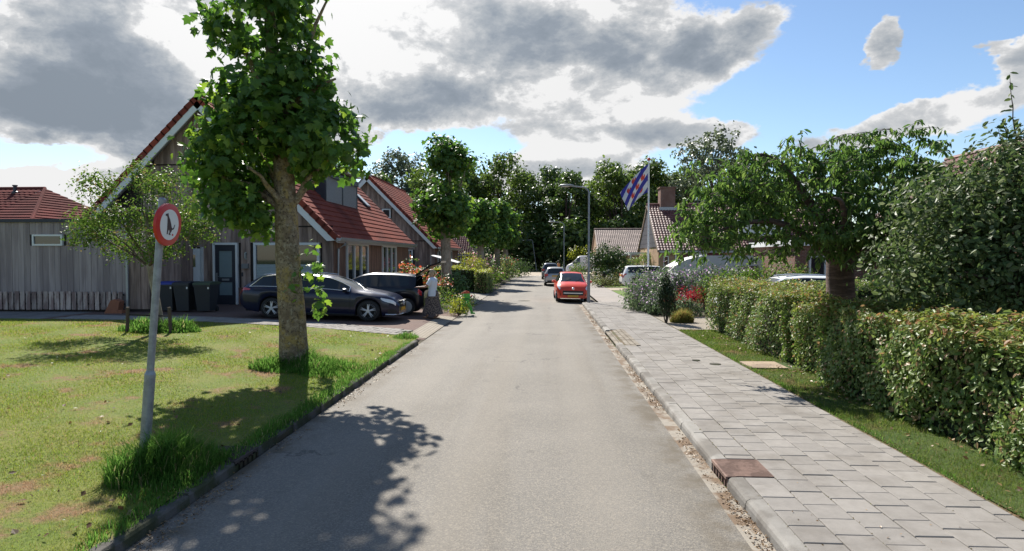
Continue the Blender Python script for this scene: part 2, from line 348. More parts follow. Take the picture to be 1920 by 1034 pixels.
def brick_mat(name, c1, c2, mortar, w, h, ms=.008, axis='xy', rough=.9, off=.5, bump=.5, c3=None, frame=True):
    m, t = newmat(name); MATS[name] = m; b = t.n('ShaderNodeBsdfPrincipled'); o = t.n('ShaderNodeOutputMaterial'); t.l(b.outputs[0], o.inputs[0])
    v = t.n('ShaderNodeNewGeometry').outputs['Position']; s = t.n('ShaderNodeSeparateXYZ'); t.l(v, s.inputs[0]); cb = t.n('ShaderNodeCombineXYZ')
    d = dict(x=s.outputs[0], y=s.outputs[1], z=s.outputs[2]); d['h'] = t.m('ADD', s.outputs[0], s.outputs[1]); t.l(d[axis[0]], cb.inputs[0]); t.l(d[axis[1]], cb.inputs[1])
    k = t.n('ShaderNodeTexBrick'); t.l(cb.outputs[0], k.inputs[0]); k.offset = off
    k.inputs['Color1'].default_value = (*c1, 1); k.inputs['Color2'].default_value = (*c2, 1); k.inputs['Mortar'].default_value = (*mortar, 1)
    k.inputs['Scale'].default_value = 1; k.inputs['Mortar Size'].default_value = ms; k.inputs['Brick Width'].default_value = w; k.inputs['Row Height'].default_value = h
    c = t.mix(t.m('MULTIPLY', t.sm(t.noise(v, 1.1, 5, .6), .4, .68), .5), k.outputs[0], c3 or mortar)
    c = t.mix(t.m('MULTIPLY', t.noise(v, 40, 3), .5), c, c1)
    t.l(c, b.inputs['Base Color']); b.inputs['Roughness'].default_value = rough; b.inputs['Specular IOR Level'].default_value = .25
    bp = t.n('ShaderNodeBump'); bp.inputs['Strength'].default_value = bump; bp.inputs['Distance'].default_value = .01; bp.invert = True
    t.l(k.outputs['Fac'], bp.inputs['Height']); t.l(bp.outputs[0], b.inputs['Normal']); return m
soil = ground_mat('soil', (.06, .045, .032), (.10, .08, .05), 1.2, (.04, .06, .02), 4, .6)
turf = ground_mat('turf', (.115, .155, .025), (.175, .175, .04), .9, (.04, .065, .01), 30, .5, c4=(.20, .125, .065), s4=1.3, thr4=(.53, .66))
turf_r = ground_mat('turf_verge', (.05, .085, .02), (.08, .10, .03), 1.2, (.03, .05, .012), 30, .5, c4=(.13, .095, .055), s4=1.2, thr4=(.6, .7))
field_m = ground_mat('field_grass', (.05, .08, .02), (.07, .10, .025), .05)
asph = asphalt_mat()
sand = ground_mat('pale_paving', (.33, .28, .215), (.40, .345, .27), .4, (.25, .21, .16), 6, .5)
concrete = pmat('concrete', (.27, .255, .23), .9, .28, 6, (.17, .155, .135), 1.8, .35, 90, objvar=.12, spec=.25, world=True, detail=7)
dark_concrete = pmat('dark_concrete', (.125, .115, .105), .95, .35, 8, (.06, .065, .035), 3, .5, 60, objvar=.2, spec=.2)
slab_m = pmat('paving_concrete', (.258, .239, .216), .92, .24, 9, (.19, .172, .15), 1.6, .35, 120, objvar=.08, islvar=.07, spec=.25, world=True, detail=7, thr=(.42, .75))
joint_m = pmat('joint_moss', (.075, .075, .03), 1, .4, 12, (.13, .09, .05), 2.)
brick_pave = brick_mat('clinker_paving', (.135, .082, .068), (.19, .12, .095), (.075, .06, .045), .205, .1, .01, 'xy', c3=(.11, .085, .075))
pale_brick = brick_mat('pale_clinker', (.27, .235, .19), (.33, .285, .23), (.13, .115, .08), .2, .1, .012, 'yx', c3=(.27, .23, .17))
bark_old = None
sheet('ground', (-900, 900, 5), (-300, 1400, 5), lambda x, y: -.06, field_m)
sheet('road', (-3.24, 1.62, 8), (-8, 72, 40), lambda x, y: .028*(1-((x+.8)/2.43)**2), asph)
sheet('parking_lay_by', (1.62, 2.6, 2), (29.7, 72, 20), lambda x, y: 0.0, asph)
sheet('cross_road', (-70, 70, 3), (72, 90, 3), lambda x, y: .01, sand)
mb = MB()
for i in range(40): mb.bb(-8+i*.62, -8+i*.62+.3, 71.7, 72.0, .02, .035)
mb.build('white_road_blocks', pmat('white_paint', (.75, .75, .72), .6, .1), kind='structure')
# right-hand side: gutter, kerb, pavement
g = sheet('gutter', (1.62, 1.80, 3), (-2, 29.7, 120), lambda x, y: -.004+.006*math.sin(y*2.1+x*9), None)
g.data.materials.clear(); g.data.materials.append(pmat('gutter_concrete', (.27, .24, .195), .9, .25, 14, (.15, .10, .06), 2.3, .35, 60, thr=(.44, .56)))
kerb = tag(MB().bb(1.86, 1.95, -2, 29.6, -.05, .06).build('kerb', joint_m), kind='structure')
kprof = [(1.80, -.06), (1.803, .062), (1.815, .092), (1.845, .11), (1.955, .114), (1.955, -.06)]
km = [MB().prism(kprof, 'y', .004, L-.004).mesh('kerb_stone', concrete) for L in (1.0, .52)]
y = -1.9
while y < 29.2:
    L = 1.0 if random.random() < .8 else .52
    if y < 6.17 and y+L > 6.17:
        o = link('kerb_stone', km[0], kerb, (0, y, 0)); o.scale = (1, 6.17-y, 1); y = 6.73; continue
    if 15.0 < y < 18.4: y = 18.5; continue
    o = link('kerb_stone', km[0 if L == 1 else 1], kerb, (random.uniform(-.006, .006), y, random.uniform(-.006, .004))); o.rotation_euler.z = random.uniform(-.004, .004); y += L
pave = sheet('pavement', (1.955, 3.98, 3), (-2, 29.7, 40), lambda x, y: .086+.012*(x-1.955)/2, joint_m)
sb = MB(); hw_ = .1465; b2 = .141
vs = [(-b2, -b2, .02), (b2, -b2, .02), (b2, b2, .02), (-b2, b2, .02), (-hw_, -hw_, .015), (hw_, -hw_, .015), (hw_, hw_, .015), (-hw_, hw_, .015), (-hw_, -hw_, -.02), (hw_, -hw_, -.02), (hw_, hw_, -.02), (-hw_, hw_, -.02)]
fs = [(0, 1, 2, 3)]+[(i, 4+i, 4+(i+1) % 4, (i+1) % 4) for i in range(4)]+[(4+i, 8+i, 8+(i+1) % 4, 4+(i+1) % 4) for i in range(4)]
slab_me = sb.add(vs, fs).mesh('paving_slab', slab_m)
vh = [(v[0]*.5, v[1], v[2]) for v in vs]
half_me = MB().add(vh, fs).mesh('half_slab', slab_m)
far_slabs = MB(); cnt = 0
for r in range(106):
    for c in range(7):
        yy = 3.1-1.2+.3*r+(.15 if c % 2 else 0); half = c == 6
        xx = 1.958+.3*c+(.075 if half else .15)
        if c == 0 and 6.1 < yy < 6.82: continue
        if yy > 29.6 or (c == 0 and 15.2 < yy < 18.5): continue
        z = .098+.006*(xx-1.9)/2+random.uniform(-.0035, .0035)
        rot = Euler((random.uniform(-.006, .006), random.uniform(-.006, .006), random.uniform(-.008, .008)))
        if 3.4 < yy < 16.2 and cnt < 300:
            o = link('paving_slab', half_me if half else slab_me, pave, (xx, yy, z)); o.rotation_euler = rot; cnt += 1
        else:
            M = rot.to_matrix(); far_slabs.add([M @ Vector(v)+Vector((xx, yy, z)) for v in (vh if half else vs)], fs)
MB().bb(1.962, 2.254, 6.745, 6.89, .07, .112).build('cut_slab', slab_m, pave); MB().bb(1.962, 2.254, 5.955, 6.165, .07, .111).build('cut_slab', slab_m, pave)
far_slabs.build('far_paving_slabs', slab_m, pave, kind='stuff')
sheet('far_pavement', (2.6, 4.3, 3), (29.7, 72, 12), lambda x, y: .1, ground_mat('pale_slabs', (.31, .28, .25), (.27, .245, .22), .8))
mb = MB()                                   # lowered kerb: rows of pale clinkers
for i in range(33):
    for j in range(5):
        mb.box((1.865+.105*j, 15.2+.103*i+.02*(j % 2), .05+.018*j+random.uniform(-.003, .003)), (.098, .098, .03), random.uniform(-.02, .02))
o = mb.build('lowered_kerb_clinkers', pmat('clinker_pale', (.27, .235, .185), .9, .25, 10, (.18, .15, .11), 3, islvar=.15)); tag(o, kind='structure')
# left kerb: dark, old, uneven stones
lk = tag(MB().bb(-3.36, -3.27, -2, 16.0, -.05, .05).build('left_kerb', soil), kind='structure')
lm = [MB().prism([(-.06, -.1), (-.06, .103), (-.045, .115), (.05, .112), (.066, .09), (.07, -.1)], 'y', .006, .994).mesh('kerb_stone', dark_concrete)]
y = -1.5
while y < 15.4:
    if y < 6.35 and y+1 > 6.36:
        o = link('kerb_stone', lm[0], lk, (-3.315, y, -.008)); o.scale = (1, 6.36-y, 1); y = 6.92; continue
    o = link('kerb_stone', lm[0], lk, (-3.315+random.uniform(-.02, .015), y, random.uniform(-.02, .006))); o.rotation_euler = (random.uniform(-.012, .012), random.uniform(-.05, .03), random.uniform(-.015, .015)); y += 1.0
def lawn_far(x): return float(np.interp(x, [-45, -17, -10, -7, -3.38], [19.7, 19.0, 18.4, 18.0, 16.7]))
lawn = sheet('lawn', (-45, -3.36, 90), (-6, lawn_far, 60), lambda x, y: zl(x)+.012*math.sin(x*2.3+y*1.1)*math.sin(y*1.7), turf)
def zy(x): return .015+.085*min(1, max(0, (-3.25-x)/.9))+.2*min(1, max(0, (-4.1-x)/7))
sheet('yard', (-60, -3.24, 80), (lambda x: lawn_far(x)-.1 if x < -3.4 else 16, 71.9, 30), lambda x, y: zy(x)-.012, soil)
sheet('driveway', (-16.0, -3.25, 60), (lambda x: lawn_far(x)+.02, 25.2, 20), lambda x, y: zy(x), brick_pave)
sheet('garden_path', (-45, -16.0, 20), (lambda x: lawn_far(x)+.02, 21.6, 4), lambda x, y: zy(x), ground_mat('grey_path', (.16, .15, .14), (.21, .2, .19), 1.5))
strip = sheet('slab_strip', (-15.5, -3.9, 50), (lambda x: lawn_far(x)+.03, lambda x: lawn_far(x)+1.28, 5), lambda x, y: zy(x)+.006, joint_m)
cnt = 0
for r in range(4):
    for i in range(38):
        xx = -15.35+.302*i+(.15 if r % 2 else 0)
        if xx > -4.0: continue
        o = link('paving_slab', slab_me, strip, (xx, lawn_far(xx)+.2+.302*r, zy(xx)+.004+random.uniform(-.004, .004))); o.rotation_euler = (0, R(1.5), math.atan2(lawn_far(xx+.2)-lawn_far(xx-.2), .4)); o.scale = (1, 1, 1)
sheet('driveway_edge', (-3.85, -3.25, 8), (17.0, 23.0, 12), lambda x, y: zy(x)+.006, pale_brick)
sheet('second_driveway', (-11, -3.25, 20), (29.2, 37.4, 10), lambda x, y: zy(x)+.004, ground_mat('pale_gravel', (.28, .26, .22), (.36, .33, .28), 1.5, (.2, .18, .15), 25, .6))
# right-hand gardens
sheet('garden_soil', (3.98, 60, 10), (-6, 71.9, 30), lambda x, y: .085, soil)
sheet('grass_verge', (3.99, 5.1, 8), (-4, 18.7, 40), lambda x, y: .1+.01*math.sin(y*3+x), turf_r)
sheet('front_lawn', (4.32, 9.0, 8), (29.9, 40, 10), lambda x, y: .1, ground_mat('trim_lawn', (.10, .16, .03), (.12, .18, .035), 1.2))
sheet('side_lawn', (4.32, 9.0, 8), (43.5, 60, 10), lambda x, y: .1, MATS['trim_lawn'])
sheet('brick_drive', (3.98, 14, 8), (18.75, 22.6, 6), lambda x, y: .104, pale_brick)
sheet('far_drive', (4.3, 14, 8), (40.2, 43.4, 6), lambda x, y: .104, sand)
o = MB().bb(4.02, 4.72, 12.25, 13.0, .1, .125).build('stepping_slab', pmat('sandstone', (.33, .25, .17), .85, .2, 6, (.23, .17, .12), 2, .3, 40)); tag(o, kind='structure')
# grass blades
def blade_mat(name, a, b, dry, thr, hs=(.5, .7), trans=.45):
    m, t = newmat(name); p = t.n('ShaderNodeNewGeometry'); r = p.outputs['Random Per Island']; v = p.outputs['Position']
    c = t.mix(r, a, b); c = t.mix(t.sm(t.noise(v, 1.3, 8, .68), *thr), c, dry); c = t.mix(t.m('GREATER_THAN', t.m('FRACT', t.m('MULTIPLY', r, 9.7)), .93), c, dry)
    d = t.n('ShaderNodeBsdfDiffuse'); t.l(c, d.inputs[0]); tr = t.n('ShaderNodeBsdfTranslucent'); hsv = t.n('ShaderNodeHueSaturation'); hsv.inputs['Value'].default_value = 1.7; t.l(c, hsv.inputs['Color']); t.l(hsv.outputs[0], tr.inputs[0])
    mx = t.n('ShaderNodeMixShader'); mx.inputs[0].default_value = trans; t.l(d.outputs[0], mx.inputs[1]); t.l(tr.outputs[0], mx.inputs[2]); o = t.n('ShaderNodeOutputMaterial'); t.l(mx.outputs[0], o.inputs[0]); return m
def blades(name, P, h, w, mat, bend=.5, kind='stuff', segs=1, rng=RNG, parent=None):
    n = len(P); h = np.broadcast_to(h, (n,)) if np.ndim(h) == 0 else h; a = rng.random(n)*2*np.pi; d = np.stack([np.cos(a), np.sin(a), np.zeros(n)], 1); s = np.stack([-np.sin(a), np.cos(a), np.zeros(n)], 1)
    bb_ = (bend*(.3+rng.random(n)))[:, None]; hh = np.asarray(h)[:, None]; ww = np.broadcast_to(w, (n,))[:, None]; zz = np.array([[0, 0, 1.]])
    if segs == 1:
        V = np.stack([P-s*ww, P+s*ww, P+d*bb_*hh+zz*hh*(1-.25*bb_)], 1).reshape(-1, 3); F = np.arange(n*3).reshape(-1, 3)
    else:
        m1 = P+d*bb_*hh*.3+zz*hh*.6
        V = np.stack([P-s*ww, P+s*ww, m1+s*ww*.75, m1-s*ww*.75, P+d*bb_*hh*1.0+zz*hh*(1-.2*bb_)], 1).reshape(-1, 3); b = np.arange(n)[:, None]*5
        F = np.concatenate([b+np.array([[0, 1, 2]]), b+np.array([[0, 2, 3]]), b+np.array([[3, 2, 4]])], 0)
    return tag(link(name, np_mesh(name, V, F, mat), parent), kind=kind)
lawn_blade = blade_mat('lawn_blades', (.12, .195, .022), (.24, .262, .038), (.33, .20, .11), (.53, .66))
n = 420000
Y = 3.2+15.6*RNG.random(n)**1.5; Xm = -3.4-(1.0+Y*1.02)*RNG.random(n); P = np.stack([Xm, Y, np.array([zl(x) for x in Xm])-.005], 1); P = P[Y < np.array([lawn_far(x) for x in Xm])]
far = np.clip(P[:, 1]/9, .6, 2.2)
blades('lawn_grass', P, RNG.uniform(.018, .05, len(P)), .0032*far*RNG.uniform(.6, 1.4, len(P)), lawn_blade, .9)
n = 70000
Y = 3.4+15.2*RNG.random(n)**1.3; X = RNG.uniform(3.97, 5.0, n); k = ~((Y > 12.2) & (Y < 13.05)); P = np.stack([X, Y, np.full(n, .095)], 1)[k]; far = np.clip(P[:, 1]/9, .6, 2)
verge_blade = blade_mat('verge_blades', (.065, .12, .02), (.14, .18, .035), (.22, .16, .085), (.54, .66))
blades('verge_grass', P, RNG.uniform(.02, .05, len(P))*(1+1.6*RNG.random(len(P))**6), .003*far*RNG.uniform(.6, 1.4, len(P)), verge_blade, .9)
tall = blade_mat('tall_blades', (.055, .135, .022), (.12, .22, .04), (.30, .26, .12), (.70, .78), trans=.5)
def tuft(name, cx, cy, rx, ry, n, h0, h1, zf, w=.006, mat=tall, edge=None):
    a = RNG.random(n)*2*np.pi; r = RNG.random(n)**.6; X = cx+rx*r*np.cos(a); Yy = cy+ry*r*np.sin(a)
    if edge is not None: X = np.minimum(X, edge-.02*RNG.random(n))
    lump = .65+.5*np.sin(X*5.1+1)*np.sin(Yy*4.3)
    h = (h0+(h1-h0)*RNG.random(n)**1.3)*(1-.6*r**2)*np.clip(lump+.25, .45, 1.2)
    return blades(name, np.stack([X, Yy, np.array([zf(x) for x in X])], 1), h, w*RNG.uniform(.6, 1.3, n), mat, .75, segs=2)
tuft('sign_grass_tuft', -3.95, 6.1, .34, .58, 5000, .14, .58, zl, .0055)
tuft('sign_grass_edge', -3.62, 6.0, .34, .75, 1900, .1, .32, zl, .005, edge=-3.38)
tuft('kerb_grass_fringe', -3.40, 9.5, .16, 6.3, 6500, .04, .17, zl, .005, edge=-3.24)
tuft('tree_grass_tuft', -4.75, 11.85, .95, .75, 5200, .14, .42, zl, .008, edge=-3.4)
tuft('tree_grass_edge', -4.0, 11.5, .6, .7, 1600, .12, .3, zl, .007, edge=-3.36)
tuft('sapling_grass_tuft', -10.3, 16.2, 1.1, .6, 2600, .12, .55, zl, .012)
tuft('lawn_corner_tuft', -3.7, 16.5, .35, .45, 500, .05, .2, zl, .008)
tuft('pavement_edge_grass', 4.02, 10.5, .07, 7, 2200, .03, .09, lambda x: .09, .004)
n = 2600; Yq = 3.4+14*RNG.random(n)**1.4; Xq = -3.5-(1+Yq)*RNG.random(n); k = np.sin(Xq*1.9)+np.sin(Yq*1.3+Xq)+RNG.normal(size=n)*.8 > .3
P = np.stack([Xq, Yq, np.array([zl(x) for x in Xq])+.03], 1)[k]
leaves('clover_and_daisies', P, RNG.normal(size=P.shape)*.4+[0, 0, 1], RNG.uniform(.012, .032, len(P)), OVAL, leafmat('clover', (.07, .14, .03), (.13, .2, .05), (.2, .27, .08), .93), kind='stuff')
n = 320; Yq = 3.4+13*RNG.random(n)**1.4; Xq = -3.4-(1+Yq)*RNG.random(n)**1.5; P = np.stack([Xq, Yq, np.array([zl(x) for x in Xq])+.035], 1)
leaves('fallen_leaves', P, RNG.normal(size=P.shape)*.4+[0, 0, 1], RNG.uniform(.03, .08, n), DIAM, leafmat('fallen_leaf', (.13, .075, .04), (.19, .12, .06), (.08, .05, .03), .7, trans=.15, spec=.1), kind='stuff')
# weeds in the joints and dry debris in the gutters
w_ = MB()
n = 2600
Yq = 3.3+14*RNG.random(n)**1.4; c = RNG.integers(0, 7, n); P = np.stack([1.958+.3*c+RNG.normal(size=n)*.006, Yq, np.full(n, .111)], 1)
leaves('joint_moss_tufts', P, RNG.normal(size=(n, 3))*.5+[0, 0, 1], RNG.uniform(.008, .022, n), DIAM, leafmat('moss', (.12, .13, .03), (.16, .11, .05)), kind='stuff')
def debris(name, x0, x1, y0, y1, n, s, z=.015):
    Yq = y0+(y1-y0)*RNG.random(n)**1.3; k = np.sin(Yq*2.7)+np.sin(Yq*1.1+2)+.7*RNG.normal(size=n) > .1
    X = RNG.uniform(x0, x1, n); P = np.stack([X, Yq, z+.012*RNG.random(n)], 1)[k]
    leaves(name, P, RNG.normal(size=P.shape)*.45+[0, 0, 1], RNG.uniform(.5, 1.5, len(P))*s, DIAM, leafmat('dry_litter', (.20, .12, .06), (.30, .20, .10), (.10, .06, .03), .7, trans=.1), kind='stuff')
debris('gutter_litter', 1.66, 1.80, 3, 26, 5200, .022, .002)
debris('left_gutter_litter', -3.24, -3.02, 3.2, 15.8, 2600, .022, .004)
debris('verge_litter', 3.93, 4.08, 3.4, 15, 1500, .02, .1); debris('hedge_litter', 4.2, 5.0, 4.4, 18, 900, .045, .125); debris('pavement_litter', 2.0, 3.9, 3.4, 16, 160, .02, .118)
# ---------------------------------------------------------------- buildings
white = pmat('white_frame', (.68, .69, .68), .5, .08, 3)
anthracite = pmat('anthracite_paint', (.022, .026, .038), .45, .1, 5)
plank_m = pmat('weathered_plank', (.37, .27, .225), .9, .45, 2.2, (.20, .138, .112), .9, .4, 26, objvar=.22, stretch=(7, 7, .7), thr=(.35, .65))
plank_i = pmat('weathered_plank_far', (.37, .27, .225), .9, .45, 2.2, (.20, .138, .112), .9, .4, 26, islvar=.22, stretch=(7, 7, .7), thr=(.35, .65))
grey_plank = pmat('grey_plank', (.34, .285, .275), .9, .3, 1.8, (.245, .20, .197), .6, .3, 26, objvar=.12, stretch=(7, 7, .5))
board_m = pmat('pale_board', (.42, .34, .30), .85, .35, 2.4, (.22, .15, .135), 1.1, .4, 30, objvar=.28, stretch=(6, 6, 1.6))
slat_m = pmat('brown_slat', (.25, .14, .09), .8, .3, 3, (.16, .085, .058), 1.5, .3, 30, islvar=.3, stretch=(6, 6, .8))
dark_wood = pmat('dark_backing', (.03, .022, .02), .9, .2)
red_tile = pmat('red_roof', (.215, .058, .041), .95, .28, 1.2, (.15, .044, .034), .5, .35, 45, objvar=.07, spec=.06)
red_verge = pmat('red_verge', (.25, .056, .036), .8, .25, 2, (.17, .045, .033), .8, .3, 45, objvar=.14, spec=.1)
soffit_m = pmat('grey_soffit', (.42, .42, .42), .8, .06)
zinc = pmat('zinc', (.30, .32, .34), .42, .1, 4, metal=.7)
slate_m = pmat('slate_siding', (.035, .034, .045), .7, .2, 4, objvar=.2)
glass = pmat('window_glass', (.018, .022, .028), .03, spec=.9)
blind_m = pmat('pale_blind', (.36, .42, .43), .8, .06)
red_brick = brick_mat('red_brick', (.19, .075, .05), (.25, .105, .07), (.24, .21, .18), .22, .0625, .009, 'hz', c3=(.15, .06, .045))
tan_brick = brick_mat('tan_brick', (.34, .205, .12), (.43, .28, .17), (.38, .33, .27), .22, .0625, .009, 'hz', c3=(.30, .18, .11))
brown_brick = brick_mat('brown_brick', (.16, .07, .05), (.22, .10, .07), (.3, .26, .22), .22, .0625, .012, 'hz', c3=(.13, .06, .045))
def window(house, x0, x1, z0, z1, y, panes=1, name='window', axis='y', depth=.09, blind=None, fr=.07, frame_mat=None):
    """framed window in a wall at y (axis 'y', looking -y) or x (axis 'x', looking +x): frame, then pane sub-parts"""
    f = MB(); g = []; fm = frame_mat or white
    def bar(a0, a1, b0, b1, d0, d1, mb):
        if axis == 'y': mb.bb(a0, a1, y-d1, y-d0, b0, b1)
        else: mb.bb(y+d0, y+d1, a0, a1, b0, b1)
    bar(x0, x1, z1-fr, z1, -.05, depth, f); bar(x0, x1, z0, z0+fr, -.05, depth, f)
    for i in range(panes+1):
        c = x0+fr/2+(x1-x0-fr)*i/panes; bar(c-fr/2, c+fr/2, z0+fr, z1-fr, -.05, depth-.002*(0 < i < panes), f)
    w = f.build(name, fm, house, world=True)
    for i in range(panes):
        a = x0+fr+(x1-x0-fr)*i/panes; b = a+(x1-x0-fr)/panes-fr; q = MB(); bar(a, b, z0+fr, z1-fr, 0, .02, q); q.build('pane', glass, w, world=True)
    if blind:
        q = MB(); n = 14
        for i in range(n):
            za = z0+fr+(blind-z0-fr)*i/n; bar(x0+fr+.01, x1-fr-.01, za+.006, za+(blind-z0-fr)/n, .024, .034+.008*(i % 2), q)
        q.build('blind', blind_m, w, world=True)
    return w
def ribbed_tiles(mb, p0, ux, us, n, W, L, pitch, course, amp=.022, rows_per=3):
    """pantiled slope: real wavy courses. p0 eave corner, ux along eave, us up slope, n normal"""
    nc = int(L/course); nw = int(W/pitch)*rows_per+1; p0, ux, us, n = map(np.array, (p0, ux, us, n)); prof = [(-.9, .2), (-.3, .85), (.5, 1.)] if rows_per == 3 else [(0, 0)]
    xs = np.linspace(0, W, nw); hh = amp*np.array([[-.8, .4, .9][i % 3] for i in range(nw)])
    V, F = [], []
    for k in range(nc):
        lo = p0+us*(k*course)+n*.045; hi = p0+us*((k+1)*course+.03)+n*.005; o = len(V)
        for i in range(nw): V += [tuple(lo+ux*xs[i]+n*(hh[i]-.03)), tuple(lo+ux*xs[i]+n*hh[i]), tuple(hi+ux*xs[i]+n*hh[i])]
        for i in range(nw-1):
            a = o+3*i; F += [(a, a+3, a+4, a+1), (a+1, a+4, a+5, a+2)]
    mb.add(V, F)
def barn(name, label, Y0, Y1, detail):
    Xr, half, zr, ze = -13.93, 5.66, 8.72, 3.02; xe = Xr+half; xw = -8.6; yw = Y0+.5
    h = thing(name, label, 'house', (Xr, Y0, .3), group='timber clad barn houses with red roofs')
    sl_ = (zr-ze)/half; ln = math.hypot(half, zr-ze); s = ((-half)/ln, (zr-ze)/ln); nr = ((zr-ze)/ln, half/ln)
    zt = lambda x: zr-.28-abs(x-Xr)*sl_
    wall = MB().prism([(2*Xr-xw, .2), (xw, .2), (xw, zt(xw)), (Xr, zr-.28), (2*Xr-xw, zt(xw))], 'y', yw+.035, Y1-.4).build('wall', dark_wood, h, world=True)
    # openings of the gable: (x0, x1, ztop)
    ops = [(-13.62, -12.57, 2.84), (-11.9, -9.15, 2.84), (-15.85, -14.05, 2.66)] if detail else [(-11.1, -10.4, 2.8)]
    up = (-13.6, -12.55, 5.2, 6.3) if detail else (-12.85, -12.15, 5.3, 6.05)
    joined = MB(); pitch = .2; x = 2*Xr-xw
    def board(xa, xb, z0, z1a, z1b, dy):
        if z1a-z0 < .05 and z1b-z0 < .05: return
        poly = [(xa, z0), (xb, z0), (xb, max(z1b, z0+.01)), (xa, max(z1a, z0+.01))]
        if detail: MB().prism(poly, 'y', yw-dy, yw+.034).build('plank', plank_m, wall, world=True)
        else: joined.prism(poly, 'y', yw-dy, yw+.034)
    while x < xw-.05:
        xa, xb = x+.004, min(x+pitch-.004, xw); x += pitch
        if detail and xb < -16.6 : continue
        dy = random.uniform(0, .012)
        base = .98 if detail else .4
        za, zb = zt(xa), zt(xb)
        t1 = 3.47; z0 = base
        for a, b, t in ops:
            if xb > a+.02 and xa < b-.02: z0 = t
        board(xa, xb, z0, min(t1, za), min(t1, zb), dy)
        for lo, hi in ((3.53, 6.02), (6.08, 9.)):
            if za < lo+.05: continue
            if xb > up[0]+.02 and xa < up[1]-.02 and lo < up[2] < hi:
                board(xa, xb, lo, up[2], up[2], dy); board(xa, xb, up[3], min(hi, za), min(hi, zb), dy)
            else: board(xa, xb, lo, min(hi, za), min(hi, zb), dy)
    if not detail: joined.build('gable_planks', plank_i, wall, world=True, kind='stuff')
    MB().bb(2*Xr-xw+.3, xw+.004, yw-.03, yw+.02, 3.475, 3.527).build('drip_rail', dark_wood, h, world=True)
    p_ = MB()
    if detail:
        for a, b in ((-12.56, -8.59), (-14.04, -13.63)): p_.bb(a, b, yw-.02, yw+.03, .2, .95)
        p_.bb(-12.56, -8.56, yw-.05, yw+.02, .952, .99)
    else: p_.bb(2*Xr-xw, xw, yw-.02, yw+.03, .2, .4)
    p_.build('plinth', red_brick, h, world=True)
    # side wall: vertical slats, windows
    if detail: wins = [(26.71, 29.97, 3, .5, 2.84), (32.7, 35.75, 3, .5, 2.84)]
    else: wins = [(Y0+1.6, Y0+4.0, 2, .5, 2.8), (Y0+6.5, Y0+9, 2, .5, 2.8)]
    sm = MB(); yy = yw+.06
    while yy < Y1-.45:
        z0 = .35
        for a, b, n_, q0, q1 in wins:
            if a-.06 < yy < b+.06: z0 = q1+.03
        if z0 < 2.7: sm.bb(xw, xw+.035, yy, yy+.075, z0, 3.0)
        else: sm.bb(xw, xw+.035, yy, yy+.075, z0, 3.0)
        yy += .125
    sm.build('wall_slats', slat_m, wall, world=True, kind='stuff')
    for a, b, n_, q0, q1 in wins: window(h, a, b, q0, q1, xw, n_, axis='x')
    # roof
    roof = MB().prism([(xe, ze-.02), (Xr, zr-.02), (2*Xr-xe, ze-.02), (2*Xr-xe, ze-.2), (Xr, zr-.24), (xe, ze-.2)], 'y', Y0+.05, Y1-.05).build('roof', soffit_m, h, world=True)
    nc = 23; c = ln/nc; crs = {}
    for side in (1, -1):
        for k in range(nc):
            s0, s1 = k*c, (k+1)*c+.03
            pt = lambda q, n_: (Xr+side*(half+s[0]*q+nr[0]*n_), ze+s[1]*q+nr[1]*n_)
            MB().prism([pt(s0, .0), pt(s0, .062), pt(s1, .026), pt(s1, -.01)], 'y', Y0+.02, Y1-.02).build('tile_course', red_tile, roof, world=True)
            if detail or side == 1:
                f = MB().prism([pt(s0, -.13), pt(s0, .098), pt(s1+.02, .07), pt(s1+.02, -.15)], 'y', Y0-.03, Y0+.20); f.build('verge_tile', red_verge, roof, world=True)
        pb = lambda q, n_: (Xr+side*(half+s[0]*q+nr[0]*n_), ze+s[1]*q+nr[1]*n_)
        MB().prism([pb(-.02, -.13), pb(ln+.05, -.13), pb(ln+.2, -.38), pb(.2, -.38)], 'y', Y0-.012, Y0+.035).build('bargeboard', white, roof, world=True)
    r_ = MB(); yy = Y0
    while yy < Y1:
        r_.tube([(Xr, yy, zr+.03), (Xr, min(yy+.42, Y1), zr+.03)], [.12, .115], 8); yy += .4
    r_.build('ridge_tiles', red_verge, roof, world=True)
    # gutter and downpipes
    gm = MB().prism([(xe-.02, ze-.02), (xe+.02, ze-.12), (xe+.12, ze-.14), (xe+.19, ze-.06), (xe+.19, ze+.02), (xe+.17, ze+.02), (xe+.17, ze-.05), (xe+.11, ze-.11), (xe+.03, ze-.09), (xe, ze)], 'y', Y0-.02, Y1+.02)
    gm.build('gutter', zinc, h, world=True)
    for yy in (Y0+.8, Y1-.7):
        MB().tube([(xe+.1, yy, ze-.13), (xe+.08, yy, ze-.25), (xw+.12, yy, ze-.42), (xw+.08, yy, .3)], .045, 8).build('downpipe', zinc, h, world=True, smooth=True)
    return h, roof, xw
barn1, roof1, xw1 = barn('timber_house', 'dark timber barn house with red roof and shuttered dormer behind the parked cars', 24.6, 39.6, True)
barn2, roof2, _ = barn('timber_house', 'further red roofed timber house behind the one with the dormer', 48.6, 62.0, False)
yw = 25.1
